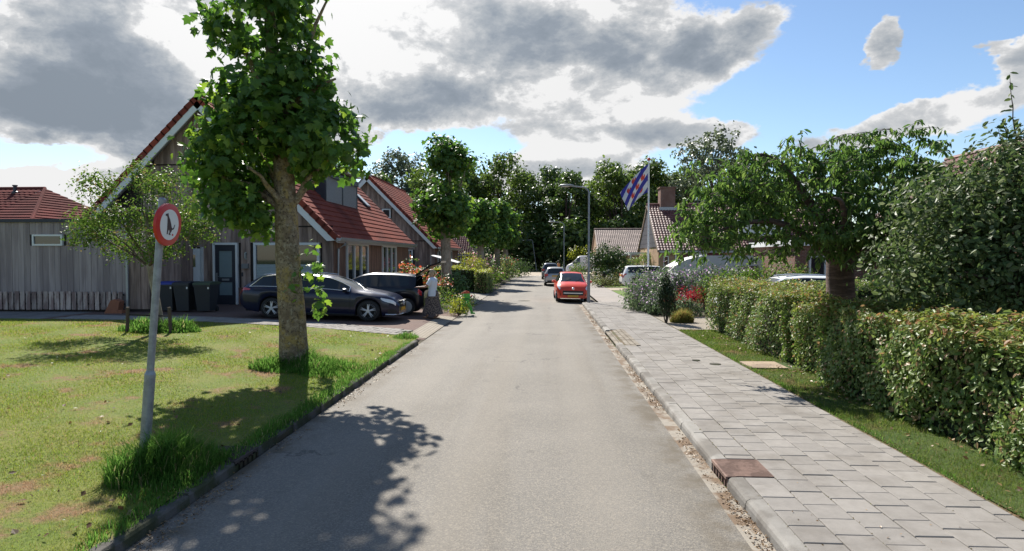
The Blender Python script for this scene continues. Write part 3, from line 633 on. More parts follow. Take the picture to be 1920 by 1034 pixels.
# gable windows, front door
window(barn1, -11.9, -9.15, .95, 2.84, yw, 2, blind=1.95, fr=.1)
window(barn1, -13.6, -12.55, 5.2, 6.3, yw, 1, blind=6.1)
window(barn2, -11.1, -10.4, .4, 2.8, 49.1, 1, fr=.09); window(barn2, -12.85, -12.15, 5.3, 6.05, 49.1, 1, fr=.1)
dr = MB().bb(-13.62, -13.53, yw-.09, yw+.05, .3, 2.84).bb(-12.66, -12.57, yw-.09, yw+.05, .3, 2.84).bb(-13.53, -12.66, yw-.09, yw+.05, 2.75, 2.84).build('door_frame', white, barn1, world=True)
door = MB().bb(-13.53, -13.37, yw-.05, yw+.02, .3, 2.75).bb(-12.82, -12.66, yw-.05, yw+.02, .3, 2.75).bb(-13.37, -12.82, yw-.05, yw+.02, 2.5, 2.75).bb(-13.37, -12.82, yw-.05, yw+.02, 1.22, 1.42).bb(-13.37, -12.82, yw-.05, yw+.02, .3, .68).build('door', anthracite, barn1, world=True)
fg = pmat('frosted_glass', (.20, .26, .27), .25, .1, 3, spec=.5)
q = MB().bb(-13.37, -12.82, yw-.02, yw, .68, 1.22); q.bb(-13.37, -12.82, yw-.02, yw, 1.42, 2.5)
q.build('door_glass', fg, door, world=True)
MB().bb(-13.25, -12.94, yw-.062, yw-.05, 1.28, 1.36).build('letter_slot', zinc, door, world=True)
MB().bb(-13.49, -13.43, yw-.075, yw-.05, 1.25, 1.6).tube([(-13.46, yw-.07, 1.45), (-13.46, yw-.11, 1.45), (-13.36, yw-.11, 1.45)], .012, 6).build('handle', zinc, door, world=True)
# double white store doors, left leaf shut and right leaf open
gd = MB().bb(-15.85, -15.0, yw-.05, yw+.02, .3, 2.6).build('door', white, barn1, world=True)
MB().bb(-15.6, -15.2, yw-.06, yw-.045, 1.9, 2.4).build('door_glass', glass, gd, world=True)
MB().bb(-14.98, -14.62, yw-.03, yw+.02, .3, 2.6).build('open_doorway', pmat('dark_interior', (.012, .012, .012), .9), barn1, world=True)
ol = MB().box((-14.36, yw-.25, 1.46), (.06, .62, 2.28), R(-42)).build('door', white, barn1, world=True)
MB().box((-14.40, yw-.29, 2.1), (.07, .3, .5), R(-42)).build('door_glass', glass, ol, world=True)
MB().bb(-14.12, -14.04, yw-.09, yw+.05, .3, 2.66).build('door_frame', white, barn1, world=True)
MB().tube([(-14.55, yw-.48, 1.3), (-14.62, yw-.55, 1.3), (-14.5, yw-.62, 1.3)], .014, 6).build('handle', zinc, ol, world=True)
# wall fittings by the door
MB().bb(-12.28, -12.22, yw-.1, yw-.015, 2.2, 2.42).bb(-12.29, -12.21, yw-.02, yw-.012, 2.15, 2.46).build('wall_lamp', zinc, barn1, world=True)
MB().bb(-12.38, -12.12, yw-.14, yw-.015, 1.78, 1.98).build('letter_box', pmat('grey_box', (.2, .2, .2), .5), barn1, world=True)
MB().bb(-12.43, -12.37, yw-.04, yw-.015, 1.45, 1.62).build('door_bell', anthracite, barn1, world=True)
# dormer with two roller-shuttered windows
Xd, d0, d1, zb, zt_ = -10.0, 28.15, 33.0, 4.70, 6.2
dm = MB().bb(Xd-3.4, Xd-.06, d0+.06, d1-.06, zb-.6, 6.42).build('dormer', dark_wood, barn1, world=True)
for i in range(12):
    z0 = zb-.15+.14*i; zz = min(z0+.14, 6.42)
    xl = roof_x = -8.27-(z0-3.02)/1.007
    MB().prism([(Xd-3.3, z0), (Xd-.03, z0), (Xd-.03, zz), (Xd-3.3, zz)], 'y', d0+.02-.012, d0+.058).build('siding_board', slate_m, dm, world=True)
fr = MB().bb(Xd-.06, Xd+.04, d0, d0+.09, zb, zt_).bb(Xd-.06, Xd+.04, d1-.09, d1, zb, zt_).bb(Xd-.06, Xd+.04, (d0+d1)/2-.06, (d0+d1)/2+.06, zb, zt_).bb(Xd-.06, Xd+.05, d0+.09, (d0+d1)/2-.06, zb, zb+.07).bb(Xd-.06, Xd+.05, (d0+d1)/2+.06, d1-.09, zb, zb+.07)
fr.build('window_frame', anthracite, dm, world=True)
shut = pmat('shutter_slats', (.33, .36, .375), .5, .06)
for a, b in ((d0+.09, (d0+d1)/2-.06), ((d0+d1)/2+.06, d1-.09)):
    q = MB(); nz = 28
    for i in range(nz):
        za = zb+.07+(zt_-zb-.3)*i/nz; zc = zb+.07+(zt_-zb-.3)*(i+1)/nz
        q.prism([(Xd-.01, za+.004), (Xd+.022, za+.012), (Xd+.026, (za+zc)/2), (Xd+.018, zc-.008), (Xd-.01, zc-.001)], 'y', a, b)
    q.build('roller_shutter', shut, dm, world=True)
    MB().bb(Xd-.02, Xd+.13, a-.03, b+.03, zt_-.24, zt_+.02).build('shutter_box', anthracite, dm, world=True)
MB().bb(Xd-3.9, Xd+.22, d0-.22, d1+.22, 6.43, 6.66).build('dormer_fascia', white, dm, world=True)
# skylights
for hh, rf, yy, xx in ((barn1, roof1, 36.2, -10.7), (barn2, roof2, 56.5, -10.9)):
    zz = 3.02+(-8.27-xx)*1.007; rot = Matrix.Rotation(R(45.2), 3, 'Y')
    f = MB().box((xx+.06, yy, zz+.08), (1.1, .8, .09), rot=rot).build('skylight', anthracite, rf, world=True)
    MB().box((xx+.1, yy, zz+.12), (.95, .65, .03), rot=rot).build('pane', pmat('bright_glass', (.35, .42, .5), .05, spec=1.), f, world=True)
# ---- flat roofed grey shed on the left
sh = thing('timber_shed', 'long grey plank shed with flat roof and one small high window', 'shed', (-20, 21.5, .3))
sw = MB().bb(-32, -14.05, 21.53, 24.3, .25, 3.5).build('wall', dark_wood, sh, world=True)
x = -21.6
while x < -14.05:
    xa, xb = x+.005, min(x+.222, -14.02); x += .227
    dy = .03+random.uniform(0, .008); z1 = 3.5; z0 = .4
    if xb > -18.28 and xa < -17.2:
        MB().bb(xa, xb, 21.53-dy, 21.535, z0, 2.66).build('plank', grey_plank, sw, world=True); MB().bb(xa, xb, 21.53-dy, 21.535, 3.06, z1).build('plank', grey_plank, sw, world=True)
    else: MB().bb(xa, xb, 21.53-dy, 21.535, z0, z1).build('plank', plank_m if xa > -14.85 else grey_plank, sw, world=True)
mb = MB()
for i in range(44): mb.bb(-31.9+i*.227, -31.9+i*.227+.22, 21.495, 21.535, .4, 3.5)
mb.build('far_planks', grey_plank, sw, world=True, kind='stuff')
mb = MB()
for i in range(12): mb.bb(-14.05, -14.015, 21.56+i*.227, 21.56+i*.227+.22, .4, 3.5)
mb.build('end_planks', plank_i, sw, world=True, kind='stuff')
MB().bb(-32, -14.0, 21.42, 24.4, 3.5, 3.62).build('roof_edge', pmat('roof_felt', (.03, .032, .045), .6), sh, world=True)
window(sh, -18.3, -17.18, 2.66, 3.06, 21.5, 1, fr=.06, depth=.06)
MB().tube([(-14.78, 21.42, 3.45), (-14.78, 21.42, .3)], .05, 8).build('downpipe', zinc, sh, world=True, smooth=True)
bf = thing('board_skirt', 'row of pale upright boards along the foot of the grey shed', 'board fence', (-18, 21.4, .3))
x = -21.7
MB().bb(-21.8, -14.9, 21.40, 21.43, .55, .62).bb(-21.8, -14.9, 21.40, 21.43, .88, .95).build('rail', dark_wood, bf, world=True)
while x < -15.0:
    w = random.uniform(.15, .175); o = MB().bb(x, x+w, 21.365, 21.395, .38+random.uniform(-.01, .01), 1.02+random.uniform(-.012, .012)).build('board', board_m, bf, world=True); x += .213
mb = MB()
for i in range(46): mb.bb(-31.6+i*.213, -31.6+i*.213+.16, 21.365, 21.395, .38, 1.02)
mb.build('far_boards', board_m, bf, world=True, kind='stuff')
# ---- neighbour's red roof beyond the shed
nb = thing('neighbour_house', 'house with dull red roof showing above the grey shed', 'house', (-33, 33, .3))
MB().bb(-46, -26.6, 31, 39, .2, 3.9).build('wall', brown_brick, nb, world=True)
rf = MB().prism([(30.2, 3.75), (35, 6.15), (39.8, 3.75)], 'x', -46, -29.0).build('roof', soffit_m, nb, world=True)
mb = MB(); ln = math.hypot(4.8, 2.45)
ribbed_tiles(mb, (-46, 30.2, 3.8), (1, 0, 0), (0, 4.8/ln, 2.45/ln), (0, -2.45/ln, 4.8/ln), 17.0, ln, .3, .36, .02)
mb.build('roof_tiles', pmat('dull_red_tile', (.15, .046, .04), .95, .25, 2, (.11, .038, .034), .7, .5, 30, islvar=.1, spec=.05), rf, world=True, kind='stuff')
hp = MB()
for k in range(15):                             # stepped courses round the hipped end
    f0, f1 = k/15, (k+1)/15; A = lambda f, dz: [(-29, 30.2+4.8*f, 3.8+2.4*f+dz), (-25.9-3.1*f, 30.2+4.8*f, 3.8+2.4*f+dz), (-25.9-3.1*f, 39.8-4.8*f, 3.8+2.4*f+dz)]
    a, b = A(f0, .06), A(f1, .01); c = A(f0, .0); hp.add(a+b+c, [(0, 1, 4, 3), (1, 2, 5, 4), (6, 7, 1, 0), (7, 8, 2, 1)])
hp.build('hip_tiles', MATS['dull_red_tile'], rf, world=True)
MB().tube([(-46, 35, 6.22), (-29, 35, 6.22), (-26.0, 30.35, 3.88)], .11, 8).build('ridge_tiles', MATS['dull_red_tile'], rf, world=True)
MB().lathe([(.16, 0), (.16, .12), (.09, .16), (.09, .42), (.13, .44), (.13, .5)], (-30.2, 34.3, 5.85), 10).build('vent_pipe', anthracite, rf, world=True)
# ---- pantiled house with steep roof behind the second plane tree
pan = pmat('brown_pantile', (.30, .115, .085), .6, .25, 3, (.17, .06, .05), 1.2, .2, 40, islvar=.1, spec=.3)
pan2 = pmat('dark_pantile', (.185, .08, .065), .55, .25, 3, (.12, .05, .045), 1.2, .2, 40, islvar=.1, spec=.3)
def tile_house(name, label, x0, x1, y0, y1, ze, zr, wallm, tilem, ov=.4):
    h = thing(name, label, 'house', ((x0+x1)/2, (y0+y1)/2, .1)); ym = (y0+y1)/2
    MB().prism([(y0, .05), (y1, .05), (y1, ze), (ym, zr-.25), (y0, ze)], 'x', x0, x1).build('wall', wallm, h, world=True)
    rf = MB().prism([(y0-ov, ze-ov*(zr-ze)/(ym-y0)), (ym, zr), (y1+ov, ze-ov*(zr-ze)/(ym-y0)), (y1+ov, ze-ov*(zr-ze)/(ym-y0)-.15), (ym, zr-.2), (y0-ov, ze-ov*(zr-ze)/(ym-y0)-.15)], 'x', x0-.15, x1+.15).build('roof', pmat('brown_verge', (.22, .16, .115), .8, .15), h, world=True)
    L = math.hypot(ym-y0+ov, (zr-ze)*(ym-y0+ov)/(ym-y0)); us = (0, (ym-y0)/math.hypot(ym-y0, zr-ze), (zr-ze)/math.hypot(ym-y0, zr-ze)); n = (0, -us[2], us[1])
    mb = MB(); ribbed_tiles(mb, (x0-.1, y0-ov, ze-ov*(zr-ze)/(ym-y0)+.02), (1, 0, 0), us, n, x1-x0+.2, L, .24, .33, .035)
    mb.build('roof_tiles', tilem, rf, world=True, kind='stuff')
    MB().tube([(x0-.15, ym, zr+.03), (x1+.15, ym, zr+.03)], .11, 8).build('ridge_tiles', tilem, rf, world=True)
    MB().bb(x0, x1, y0-ov-.1, y0-ov, ze-ov*(zr-ze)/(ym-y0)-.17, ze-ov*(zr-ze)/(ym-y0)-.02).build('gutter', zinc, h, world=True)
    return h, rf
h3, r3 = tile_house('steep_roofed_house', 'narrow brick house with steep glossy pantiles behind the second plane tree', -14, -7.9, 68.6, 77, 2.9, 7.0, pmat('violet_brick', (.16, .12, .12), .9, .2), pan)
window(h3, -9.6, -8.7, .6, 2.5, 68.6, 2, fr=.12); window(h3, 69.8, 70.8, 3.3, 4.6, -7.9, 1, axis='x', fr=.12)
# ---- right-hand houses
h4, r4 = tile_house('gabled_brick_house', 'tan brick house with chimney and dark pantiles behind the flagpole', 9.06, 25, 50, 60, 3.0, 6.75, tan_brick, pan2, .35)
ch = MB().bb(10.0, 11.25, 54.4, 55.6, 5.9, 8.15).build('chimney', brown_brick, r4, world=True)
MB().bb(9.92, 11.33, 54.32, 55.68, 8.15, 8.25).build('chimney_cap', brown_brick, ch, world=True); MB().bb(9.9, 11.35, 54.25, 55.7, 6.0, 6.5).build('lead_flashing', zinc, ch, world=True)
mb = MB()
for i in range(9):
    z0 = 3.02+.37*i; z1 = z0+.36; hw = lambda z: max(.02, (6.5-z)*5/3.5)
    mb.prism([(55-hw(z0), z0), (55+hw(z0), z0), (55+hw(z1), z1), (55-hw(z1), z1)], 'x', 9.0-.01*(i % 2), 9.055)
mb.build('gable_cladding', slate_m, h4, world=True)
window(h4, 9.45, 9.85, .9, 2.3, 50, 1, fr=.06, frame_mat=white)
MB().bb(10.6, 14, 49.97, 50.0, .2, 2.85).build('garage_door', pmat('maroon_paint', (.12, .02, .025), .5), h4, world=True)
MB().bb(10.35, 10.45, 49.9, 49.98, .2, 2.9).build('door_post', white, h4, world=True)
MB().bb(15.5, 19.5, 51.0, 53, 4.9, 5.2).bb(15.7, 19.3, 51.2, 53, 3.9, 4.9).build('dormer', white, r4, world=True)
MB().bb(7.3, 9.0, 54, 57, 2.5, 2.62).bb(8.6, 8.7, 54.1, 54.2, .1, 2.5).bb(7.4, 7.5, 54.1, 54.2, .1, 2.5).build('porch', white, h4, world=True)
h5, r5 = tile_house('distant_house', 'distant house with weathered brown pantiled roof left of the flagpole', 6.6, 22, 76, 86, 2.8, 5.75, tan_brick, pmat('weathered_pantile', (.27, .185, .15), .7, .25, 3, (.17, .11, .09), 1.2, islvar=.1))
h5['category'] = 'house'
h6 = thing('brick_villa', 'dark brick house with pantiled roof hidden behind the cherry and fruit tree', 'house', (19, 24, .1))
MB().bb(14.9, 24, 17, 31, .05, 2.9).build('wall', brown_brick, h6, world=True)
MB().bb(14.5, 14.88, 17.5, 20, .05, 2.6).build('pier', tan_brick, h6, world=True)
rf = MB().prism([(14.3, 2.7), (19.45, 6.9), (24.6, 2.7), (24.6, 2.55), (19.45, 6.72), (14.3, 2.55)], 'y', 16.6, 31.4).build('roof', MATS['brown_verge'], h6, world=True)
mb = MB(); L = math.hypot(5.15, 4.2); ribbed_tiles(mb, (14.3, 16.6, 2.75), (0, 1, 0), (5.15/L, 0, 4.2/L), (-4.2/L, 0, 5.15/L), 14.8, L, .25, .34, .035)
mb.build('roof_tiles', pan2, rf, world=True, kind='stuff')
MB().tube([(19.45, 16.6, 6.95), (19.45, 31.4, 6.95)], .12, 8).build('ridge_tiles', pan2, rf, world=True)
gr_ = thing('flat_roofed_garage', 'low brick garage with white roof edge behind the silver car', 'garage', (13, 30, .1))
MB().bb(11.2, 14.85, 28.5, 34, .05, 2.75).build('wall', brown_brick, gr_, world=True)
MB().bb(11.0, 14.86, 28.3, 34.2, 2.75, 3.0).build('roof_edge', white, gr_, world=True)
window(gr_, 11.8, 13.2, 1.2, 2.3, 28.5, 2)
window(h6, 18.5, 20.5, .9, 2.3, 14.9, 2, axis='x') if False else None
# ---------------------------------------------------------------- trees and plants
bark_plane = pmat('plane_bark', (.20, .155, .11), .95, .5, 5, (.29, .255, .20), 6, .7, 26, stretch=(1, 1, .55), detail=7)
def lichen_bark():
    m, t = newmat('lichen_bark'); MATS['lichen_bark'] = m; b = t.n('ShaderNodeBsdfPrincipled'); o = t.n('ShaderNodeOutputMaterial'); t.l(b.outputs[0], o.inputs[0]); v = t.n('ShaderNodeNewGeometry').outputs['Position']
    c = t.mix(t.sm(t.noise(v, 9, 7, .65), .4, .62), (.17, .124, .08), (.29, .23, .155))
    c = t.mix(t.m('MULTIPLY', t.sm(t.noise(v, 2.6, 8, .68), .50, .66), .7), c, (.37, .26, .07))
    c = t.mix(t.m('MULTIPLY', t.sm(t.noise(v, 14, 5, .6), .56, .66), .6), c, (.40, .36, .27))
    c = t.mix(t.m('MULTIPLY', t.sm(t.noise(v, 22, 4, .6), .55, .62), .7), c, (.045, .035, .028))
    t.l(c, b.inputs['Base Color']); b.inputs['Roughness'].default_value = .95; b.inputs['Specular IOR Level'].default_value = .2
    bp = t.n('ShaderNodeBump'); bp.inputs['Strength'].default_value = .8; bp.inputs['Distance'].default_value = .03; t.l(t.noise(v, 24, 7, .7), bp.inputs['Height']); t.l(bp.outputs[0], b.inputs['Normal']); return m
lichen = lichen_bark()
dark_bark = pmat('dark_bark', (.075, .046, .04), .9, .5, 6, (.14, .09, .075), 3, .8, 14, stretch=(1, 1, 6))
twig = pmat('twig_bark', (.085, .06, .045), .9, .3, 8)
lf_plane = leafmat('plane_leaf', (.046, .102, .02), (.092, .168, .034), (.17, .25, .045), .82, trans=.4, spec=.3)
lf_cherry = leafmat('cherry_leaf', (.052, .104, .026), (.105, .165, .044), (.14, .20, .055), .82, trans=.4, rough=.42, spec=.25)
lf_fruit = leafmat('fruit_leaf', (.052, .088, .03), (.105, .14, .052), (.16, .185, .10), .84, trans=.32, rough=.45, spec=.22)
lf_hedge = leafmat('hedge_leaf', (.085, .15, .032), (.21, .26, .085), (.28, .19, .10), .88, trans=.32, rough=.42, spec=.28)
lf_hedge_top = leafmat('hedge_top_leaf', (.13, .18, .04), (.24, .25, .075), (.30, .17, .085), .82, trans=.32, rough=.42, spec=.25)
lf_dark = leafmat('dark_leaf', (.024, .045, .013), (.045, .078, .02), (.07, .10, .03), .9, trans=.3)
lf_bgA = leafmat('wood_leaf_deep', (.045, .078, .02), (.075, .115, .03), None, trans=.3)
lf_bgB = leafmat('wood_leaf_fresh', (.065, .10, .022), (.10, .145, .036), None, trans=.38)
lf_bgC = leafmat('wood_leaf_grey', (.08, .10, .06), (.115, .14, .08), None, trans=.3)
lf_young = leafmat('young_leaf', (.055, .105, .02), (.11, .16, .038), (.16, .13, .06), .90, trans=.42, spec=.18)
lf_lime = leafmat('lime_leaf', (.17, .20, .03), (.25, .26, .045), None, trans=.4)
def tip_leaves(tree, crown, P, N, size, tmpl, mat, n_single, view=(0, 0, 2.2), updir=None):
    """the n_single leaves nearest the road each as an object of their own, the rest one mesh"""
    v = np.array(view)-P; dist = np.linalg.norm(v, axis=1); facing = (N*unit(v)).sum(1); score = dist-.6*facing-.25*(P[:, 2] > 0); order = np.argsort(score)
    pick = order[:n_single*3:3]; rest = np.setdiff1d(np.arange(len(P)), pick)
    off = root_loc(tree)
    cr = leaves(crown, P[rest], N[rest], size[rest], tmpl, mat, tree, 'stuff', off, updir)
    me = np_mesh('leaf', tmpl[0], tmpl[1], mat) if True else None
    for i in pick:
        z = Vector(N[i]); x = Vector((random.gauss(0, 1), random.gauss(0, 1), random.gauss(0, 1)-.6)); x = (x-z*x.dot(z)).normalized(); yv = z.cross(x)
        M = Matrix((x, yv, z)).transposed().to_4x4(); M = Matrix.Translation(Vector(P[i])-off) @ M @ Matrix.Scale(float(size[i]), 4)
        o = link('leaf', me, cr); o.matrix_local = M
    return cr
# ---- near plane tree (knotted, two-tiered pollard)
px, py = -4.90, 11.95
pt1 = thing('plane_tree', 'nearest pollarded plane tree with lichened trunk on the lawn beside the road', 'tree', (px, py, .15), group='pollarded plane trees along the left side of the road')
def trunk_mb(pts, rad, n=16, flare=0.):
    V = []; mb = MB()
    P = [Vector(p) for p in pts]; fine = []
    for i in range(len(P)-1):
        for k in range(5): fine.append((P[i].lerp(P[i+1], k/5), rad[i]+(rad[i+1]-rad[i])*k/5))
    fine.append((P[-1], rad[-1]))
    for i, (p, r) in enumerate(fine):
        for k in range(n):
            a = 2*math.pi*k/n; rr = r*(1+.05*math.sin(3*a+i*.35)+.03*math.sin(7*a+i*.9))+flare*math.exp(-(p.z-fine[0][0].z)*5)*(.5+.5*math.sin(5*a))
            V.append(p+Vector((math.cos(a)*rr, math.sin(a)*rr, 0)))
    m = len(fine); mb.add(V, [(i*n+k, i*n+(k+1) % n, (i+1)*n+(k+1) % n, (i+1)*n+k) for i in range(m-1) for k in range(n)]+[tuple((m-1)*n+k for k in range(n))]); return mb
trunk_mb([(px, py, 0), (px-.02, py, 1.0), (px-.08, py, 2.2), (px-.13, py, 3.4), (px-.2, py, 4.6), (px-.33, py, 6.0), (px-.45, py, 7.6)], [.29, .25, .228, .205, .17, .13, .08], 18, .10).build('trunk', lichen, pt1, world=True, smooth=True, sharp=80)
lm = limb_mesh((px-.12, py, 3.15), [(-5.75, 12.0, 3.75), (-6.3, 11.6, 3.9), (-4.15, 11.9, 4.15), (-5.4, 11.2, 3.9), (-4.6, 12.9, 4.0), (-5.9, 12.6, 4.6)], .085, .02, .06, 7)
lm2 = limb_mesh((px-.25, py, 5.0), [(-6.2, 11.9, 5.9), (-3.9, 11.6, 5.6), (-5.2, 10.9, 5.6), (-4.6, 13.0, 6), (-6.2, 12, 7.0), (-4.2, 12, 7.2)], .09, .02, .05, 6); lm.add(lm2.v, lm2.f)
lm.build('limbs', lichen, pt1, world=True, smooth=True, sharp=80)
lobes = [(-6.0, 11.9, 4.2, .88, 1.1, .85, 1.2), (-5.95, 11.9, 3.4, .58, .8, .5, .5), (-4.38, 11.9, 4.58, 1.0, 1.1, .74, 1.2), (-5.2, 11.5, 4.7, 1.3, .9, .75, .8), (-5.4, 11.9, 5.4, 1.05, 1.1, .5, .7),
         (-4.7, 11.9, 5.75, .72, .9, .5, .55), (-5.45, 11.9, 6.95, 1.1, 1.15, .9, 1.2), (-5.3, 11.9, 8.0, 1.0, 1.0, .8, .7), (-5.55, 11.9, 3.1, .42, .5, .32, .2)]
P, N, _ = crown_points(lobes, 430, 16, .14, up=.35, shell=.42, jit=.75)
k = ~((np.abs(P[:, 0]-(px-.12)) < .30) & (P[:, 1] < 11.95) & (P[:, 2] < 4.25)); P, N = P[k], N[k]
sz = RNG.uniform(.11, .23, len(P)); tip_leaves(pt1, 'crown', P, N, sz, MAPLE, lf_plane, 300, updir=np.array([0, 0, -.7]))
P, N, _ = crown_points([(-4.42, 11.75, 2.0, .24, .25, .62, 1), (-4.35, 11.7, 1.35, .2, .2, .4, .6), (-4.7, 11.62, 1.75, .2, .12, .3, .3)], 24, 4, .08, shell=.2)
leaves('shoots', P, N, RNG.uniform(.10, .19, len(P)), MAPLE, lf_plane, pt1, 'stuff', root_loc(pt1), updir=np.array([0, 0, -.6]))
# ---- the other four plane trees
def plane(x, y, h1, r1, h2, r2, label, trunk_r=.26):
    t = thing('plane_tree', label, 'tree', (x, y, .2), group='pollarded plane trees along the left side of the road')
    trunk_mb([(x, y, 0), (x+.02, y, 1.5), (x-.05, y, h1-.4), (x+.15, y, h1+.6), (x+.2, y, h2+r2*.5)], [trunk_r*1.15, trunk_r, trunk_r*.85, trunk_r*.6, .06], 12, .05).build('trunk', bark_plane, t, world=True, smooth=True, sharp=80)
    lb = []
    for k in range(7):
        a = k*2.4; lb.append((x-.1+math.cos(a)*r1*.55, y+math.sin(a)*r1*.5, h1+.35*math.sin(k*1.9), r1*.62, r1*.62, r1*.72, 1))
    for k in range(5):
        a = k*2.4+.6; lb.append((x+.25+math.cos(a)*r2*.4, y+math.sin(a)*r2*.4, h2+.35*r2*math.sin(k*2.3), r2*.68, r2*.68, r2*.72, .85))
    lb.append((x+.2, y, (h1+h2)/2, r2*.6, r2*.6, .9, .5))
    P, N, Cc = crown_points(lb, 520, 12, .16, up=.3, shell=.5)
    limb_mesh((x, y, h1-.3), [tuple(c) for c in Cc[::24]], .09, .02, .05, 5).build('limbs', bark_plane, t, world=True)
    leaves('crown', P, N, RNG.uniform(.16, .30, len(P)), MAPLE, lf_plane, t, 'stuff', root_loc(t), updir=np.array([0, 0, -.6])); return t
plane(-5.45, 34.5, 4.75, 1.55, 7.7, 1.3, 'second plane tree with two leafy tiers beside the flowering bush', .29)
plane(-4.6, 45.4, 4.1, 1.05, 5.6, .75, 'third plane tree from the camera rising behind the clipped hedge end', .27)
plane(-4.05, 54, 4.2, 1.15, 6.3, .85, 'fourth plane tree, between the third and the last of the row', .26)
plane(-3.75, 61, 4.3, 1.2, 6.1, .95, 'last plane tree of the row, nearest the end of the road', .26)
# ---- young tree on the lawn
yt = thing('young_tree', 'slim young tree with airy crown on the lawn behind the round sign', 'tree', (-10.25, 16.1, .28))
trunk_mb([(-10.2, 16.1, .25), (-10.33, 16.1, 1.2), (-10.5, 16.1, 2.1), (-10.55, 16.1, 3.6)], [.10, .085, .07, .03], 10).build('trunk', bark_plane, yt, world=True, smooth=True, sharp=80)
tips = [(-12.2, 16, 3.3), (-11.6, 15.5, 4.2), (-10.9, 16.5, 4.6), (-9.9, 16, 4.3), (-9.1, 16.2, 3.6), (-8.8, 15.8, 3.0), (-11.7, 16.4, 2.6), (-9.5, 15.3, 2.5), (-10.5, 17.2, 3.4), (-10.6, 15, 3.2), (-12.5, 16.1, 2.9)]
limb_mesh((-10.5, 16.1, 2.0), tips, .035, .006, .08).build('branches', twig, yt, world=True)
lb = [(x*.85-10.5*.15, y, z*.92+.2, .62, .6, .42, 1) for x, y, z in tips]+[(-10.5, 16.1, 3.3, .9, .8, .8, 1.3)]
P, N, _ = crown_points(lb, 620, 17, .10, up=.4, shell=.25)
leaves('crown', P, N, RNG.uniform(.05, .10, len(P)), OVAL, lf_young, yt, 'stuff', root_loc(yt))
n = 240; a = RNG.random(n); b = np.array(tips)[RNG.integers(0, len(tips), n)]; P = b+np.stack([RNG.normal(size=n)*.16, RNG.normal(size=n)*.16, a*.45], 1)
leaves('sprigs', P, RNG.normal(size=(n, 3)), RNG.uniform(.04, .08, n), OVAL, lf_young, yt, 'stuff', root_loc(yt))
for i, (x, y, rr) in enumerate(((-10.9, 15.75, .1), (-9.75, 15.8, -.12))):
    MB().tube([(x, y, .2), (x+rr*.3, y, .95)], .045, 7).build('stake', twig, yt, world=True)
MB().tube([(-10.88, 15.75, .75), (-10.25, 16.05, .7), (-9.78, 15.8, .72)], .02, 5).build('tie', dark_wood, yt, world=True)
def bend_path(pts, rad, m=5):
    """Catmull-Rom through the joints so that limbs curve, with small knots"""
    p = [Vector(q) for q in pts]; p = [p[0]*2-p[1]]+p+[p[-1]*2-p[-2]]; out, ro = [], []
    for i in range(1, len(p)-2):
        for k in range(m):
            t = k/m; a, b, c, d = p[i-1], p[i], p[i+1], p[i+2]
            q = .5*((2*b)+(c-a)*t+(2*a-5*b+4*c-d)*t*t+(3*b-a-3*c+d)*t**3); r = rad[i-1]+(rad[i]-rad[i-1])*t
            out.append(q+Vector((random.gauss(0, .12), random.gauss(0, .12), random.gauss(0, .12)))*r); ro.append(r*random.uniform(.9, 1.12))
    out.append(p[-2]); ro.append(rad[-1]); return out, ro
# ---- weeping cherry on the right
ct = thing('cherry_tree', 'old spreading cherry tree with thick dark trunk and drooping leaves behind the hedge', 'tree', (6.05, 13, .1))
trunk_mb([(6.15, 13.0, 0), (6.05, 13.0, 1.0), (6.0, 13, 1.9), (6.0, 13, 2.6)], [.33, .27, .26, .25], 16, .08).build('trunk', dark_bark, ct, world=True, smooth=True, sharp=80)
mb = MB()
for path, r in (([(5.95, 13, 2.3), (5.4, 12.8, 3.2), (4.95, 12.7, 3.8), (4.6, 12.6, 4.15), (4.2, 12.6, 4.28), (3.85, 12.5, 4.05), (3.5, 12.4, 3.5)], [.15, .10, .06, .042, .03, .02, .008]),
                ([(6.0, 13, 2.4), (6.2, 13.3, 3.2), (6.8, 13.2, 4.0), (7.4, 13.1, 4.3)], [.15, .1, .06, .02]), ([(6.05, 13, 2.2), (6.7, 12.6, 2.9), (7.3, 12.4, 3.4), (7.9, 12.4, 3.5)], [.13, .09, .05, .02]),
                ([(5.9, 13, 2.2), (5.2, 12.4, 2.6), (4.3, 12.1, 2.95), (3.4, 12.0, 2.8), (2.9, 12, 2.5)], [.12, .08, .05, .03, .01]), ([(6, 13, 2.4), (5.9, 13.8, 3.2), (5.5, 14.4, 4.0), (4.8, 14.6, 4.3)], [.13, .09, .05, .02]),
                ([(5.95, 13, 2.1), (5.6, 12.0, 2.7), (5.3, 11.4, 3.2), (4.9, 11.0, 3.3)], [.11, .07, .04, .015])):
    fp_, fr_ = bend_path(path, r); mb.tube(fp_, fr_, 8, False)
mb.build('limbs', dark_bark, ct, world=True, smooth=True, sharp=80)
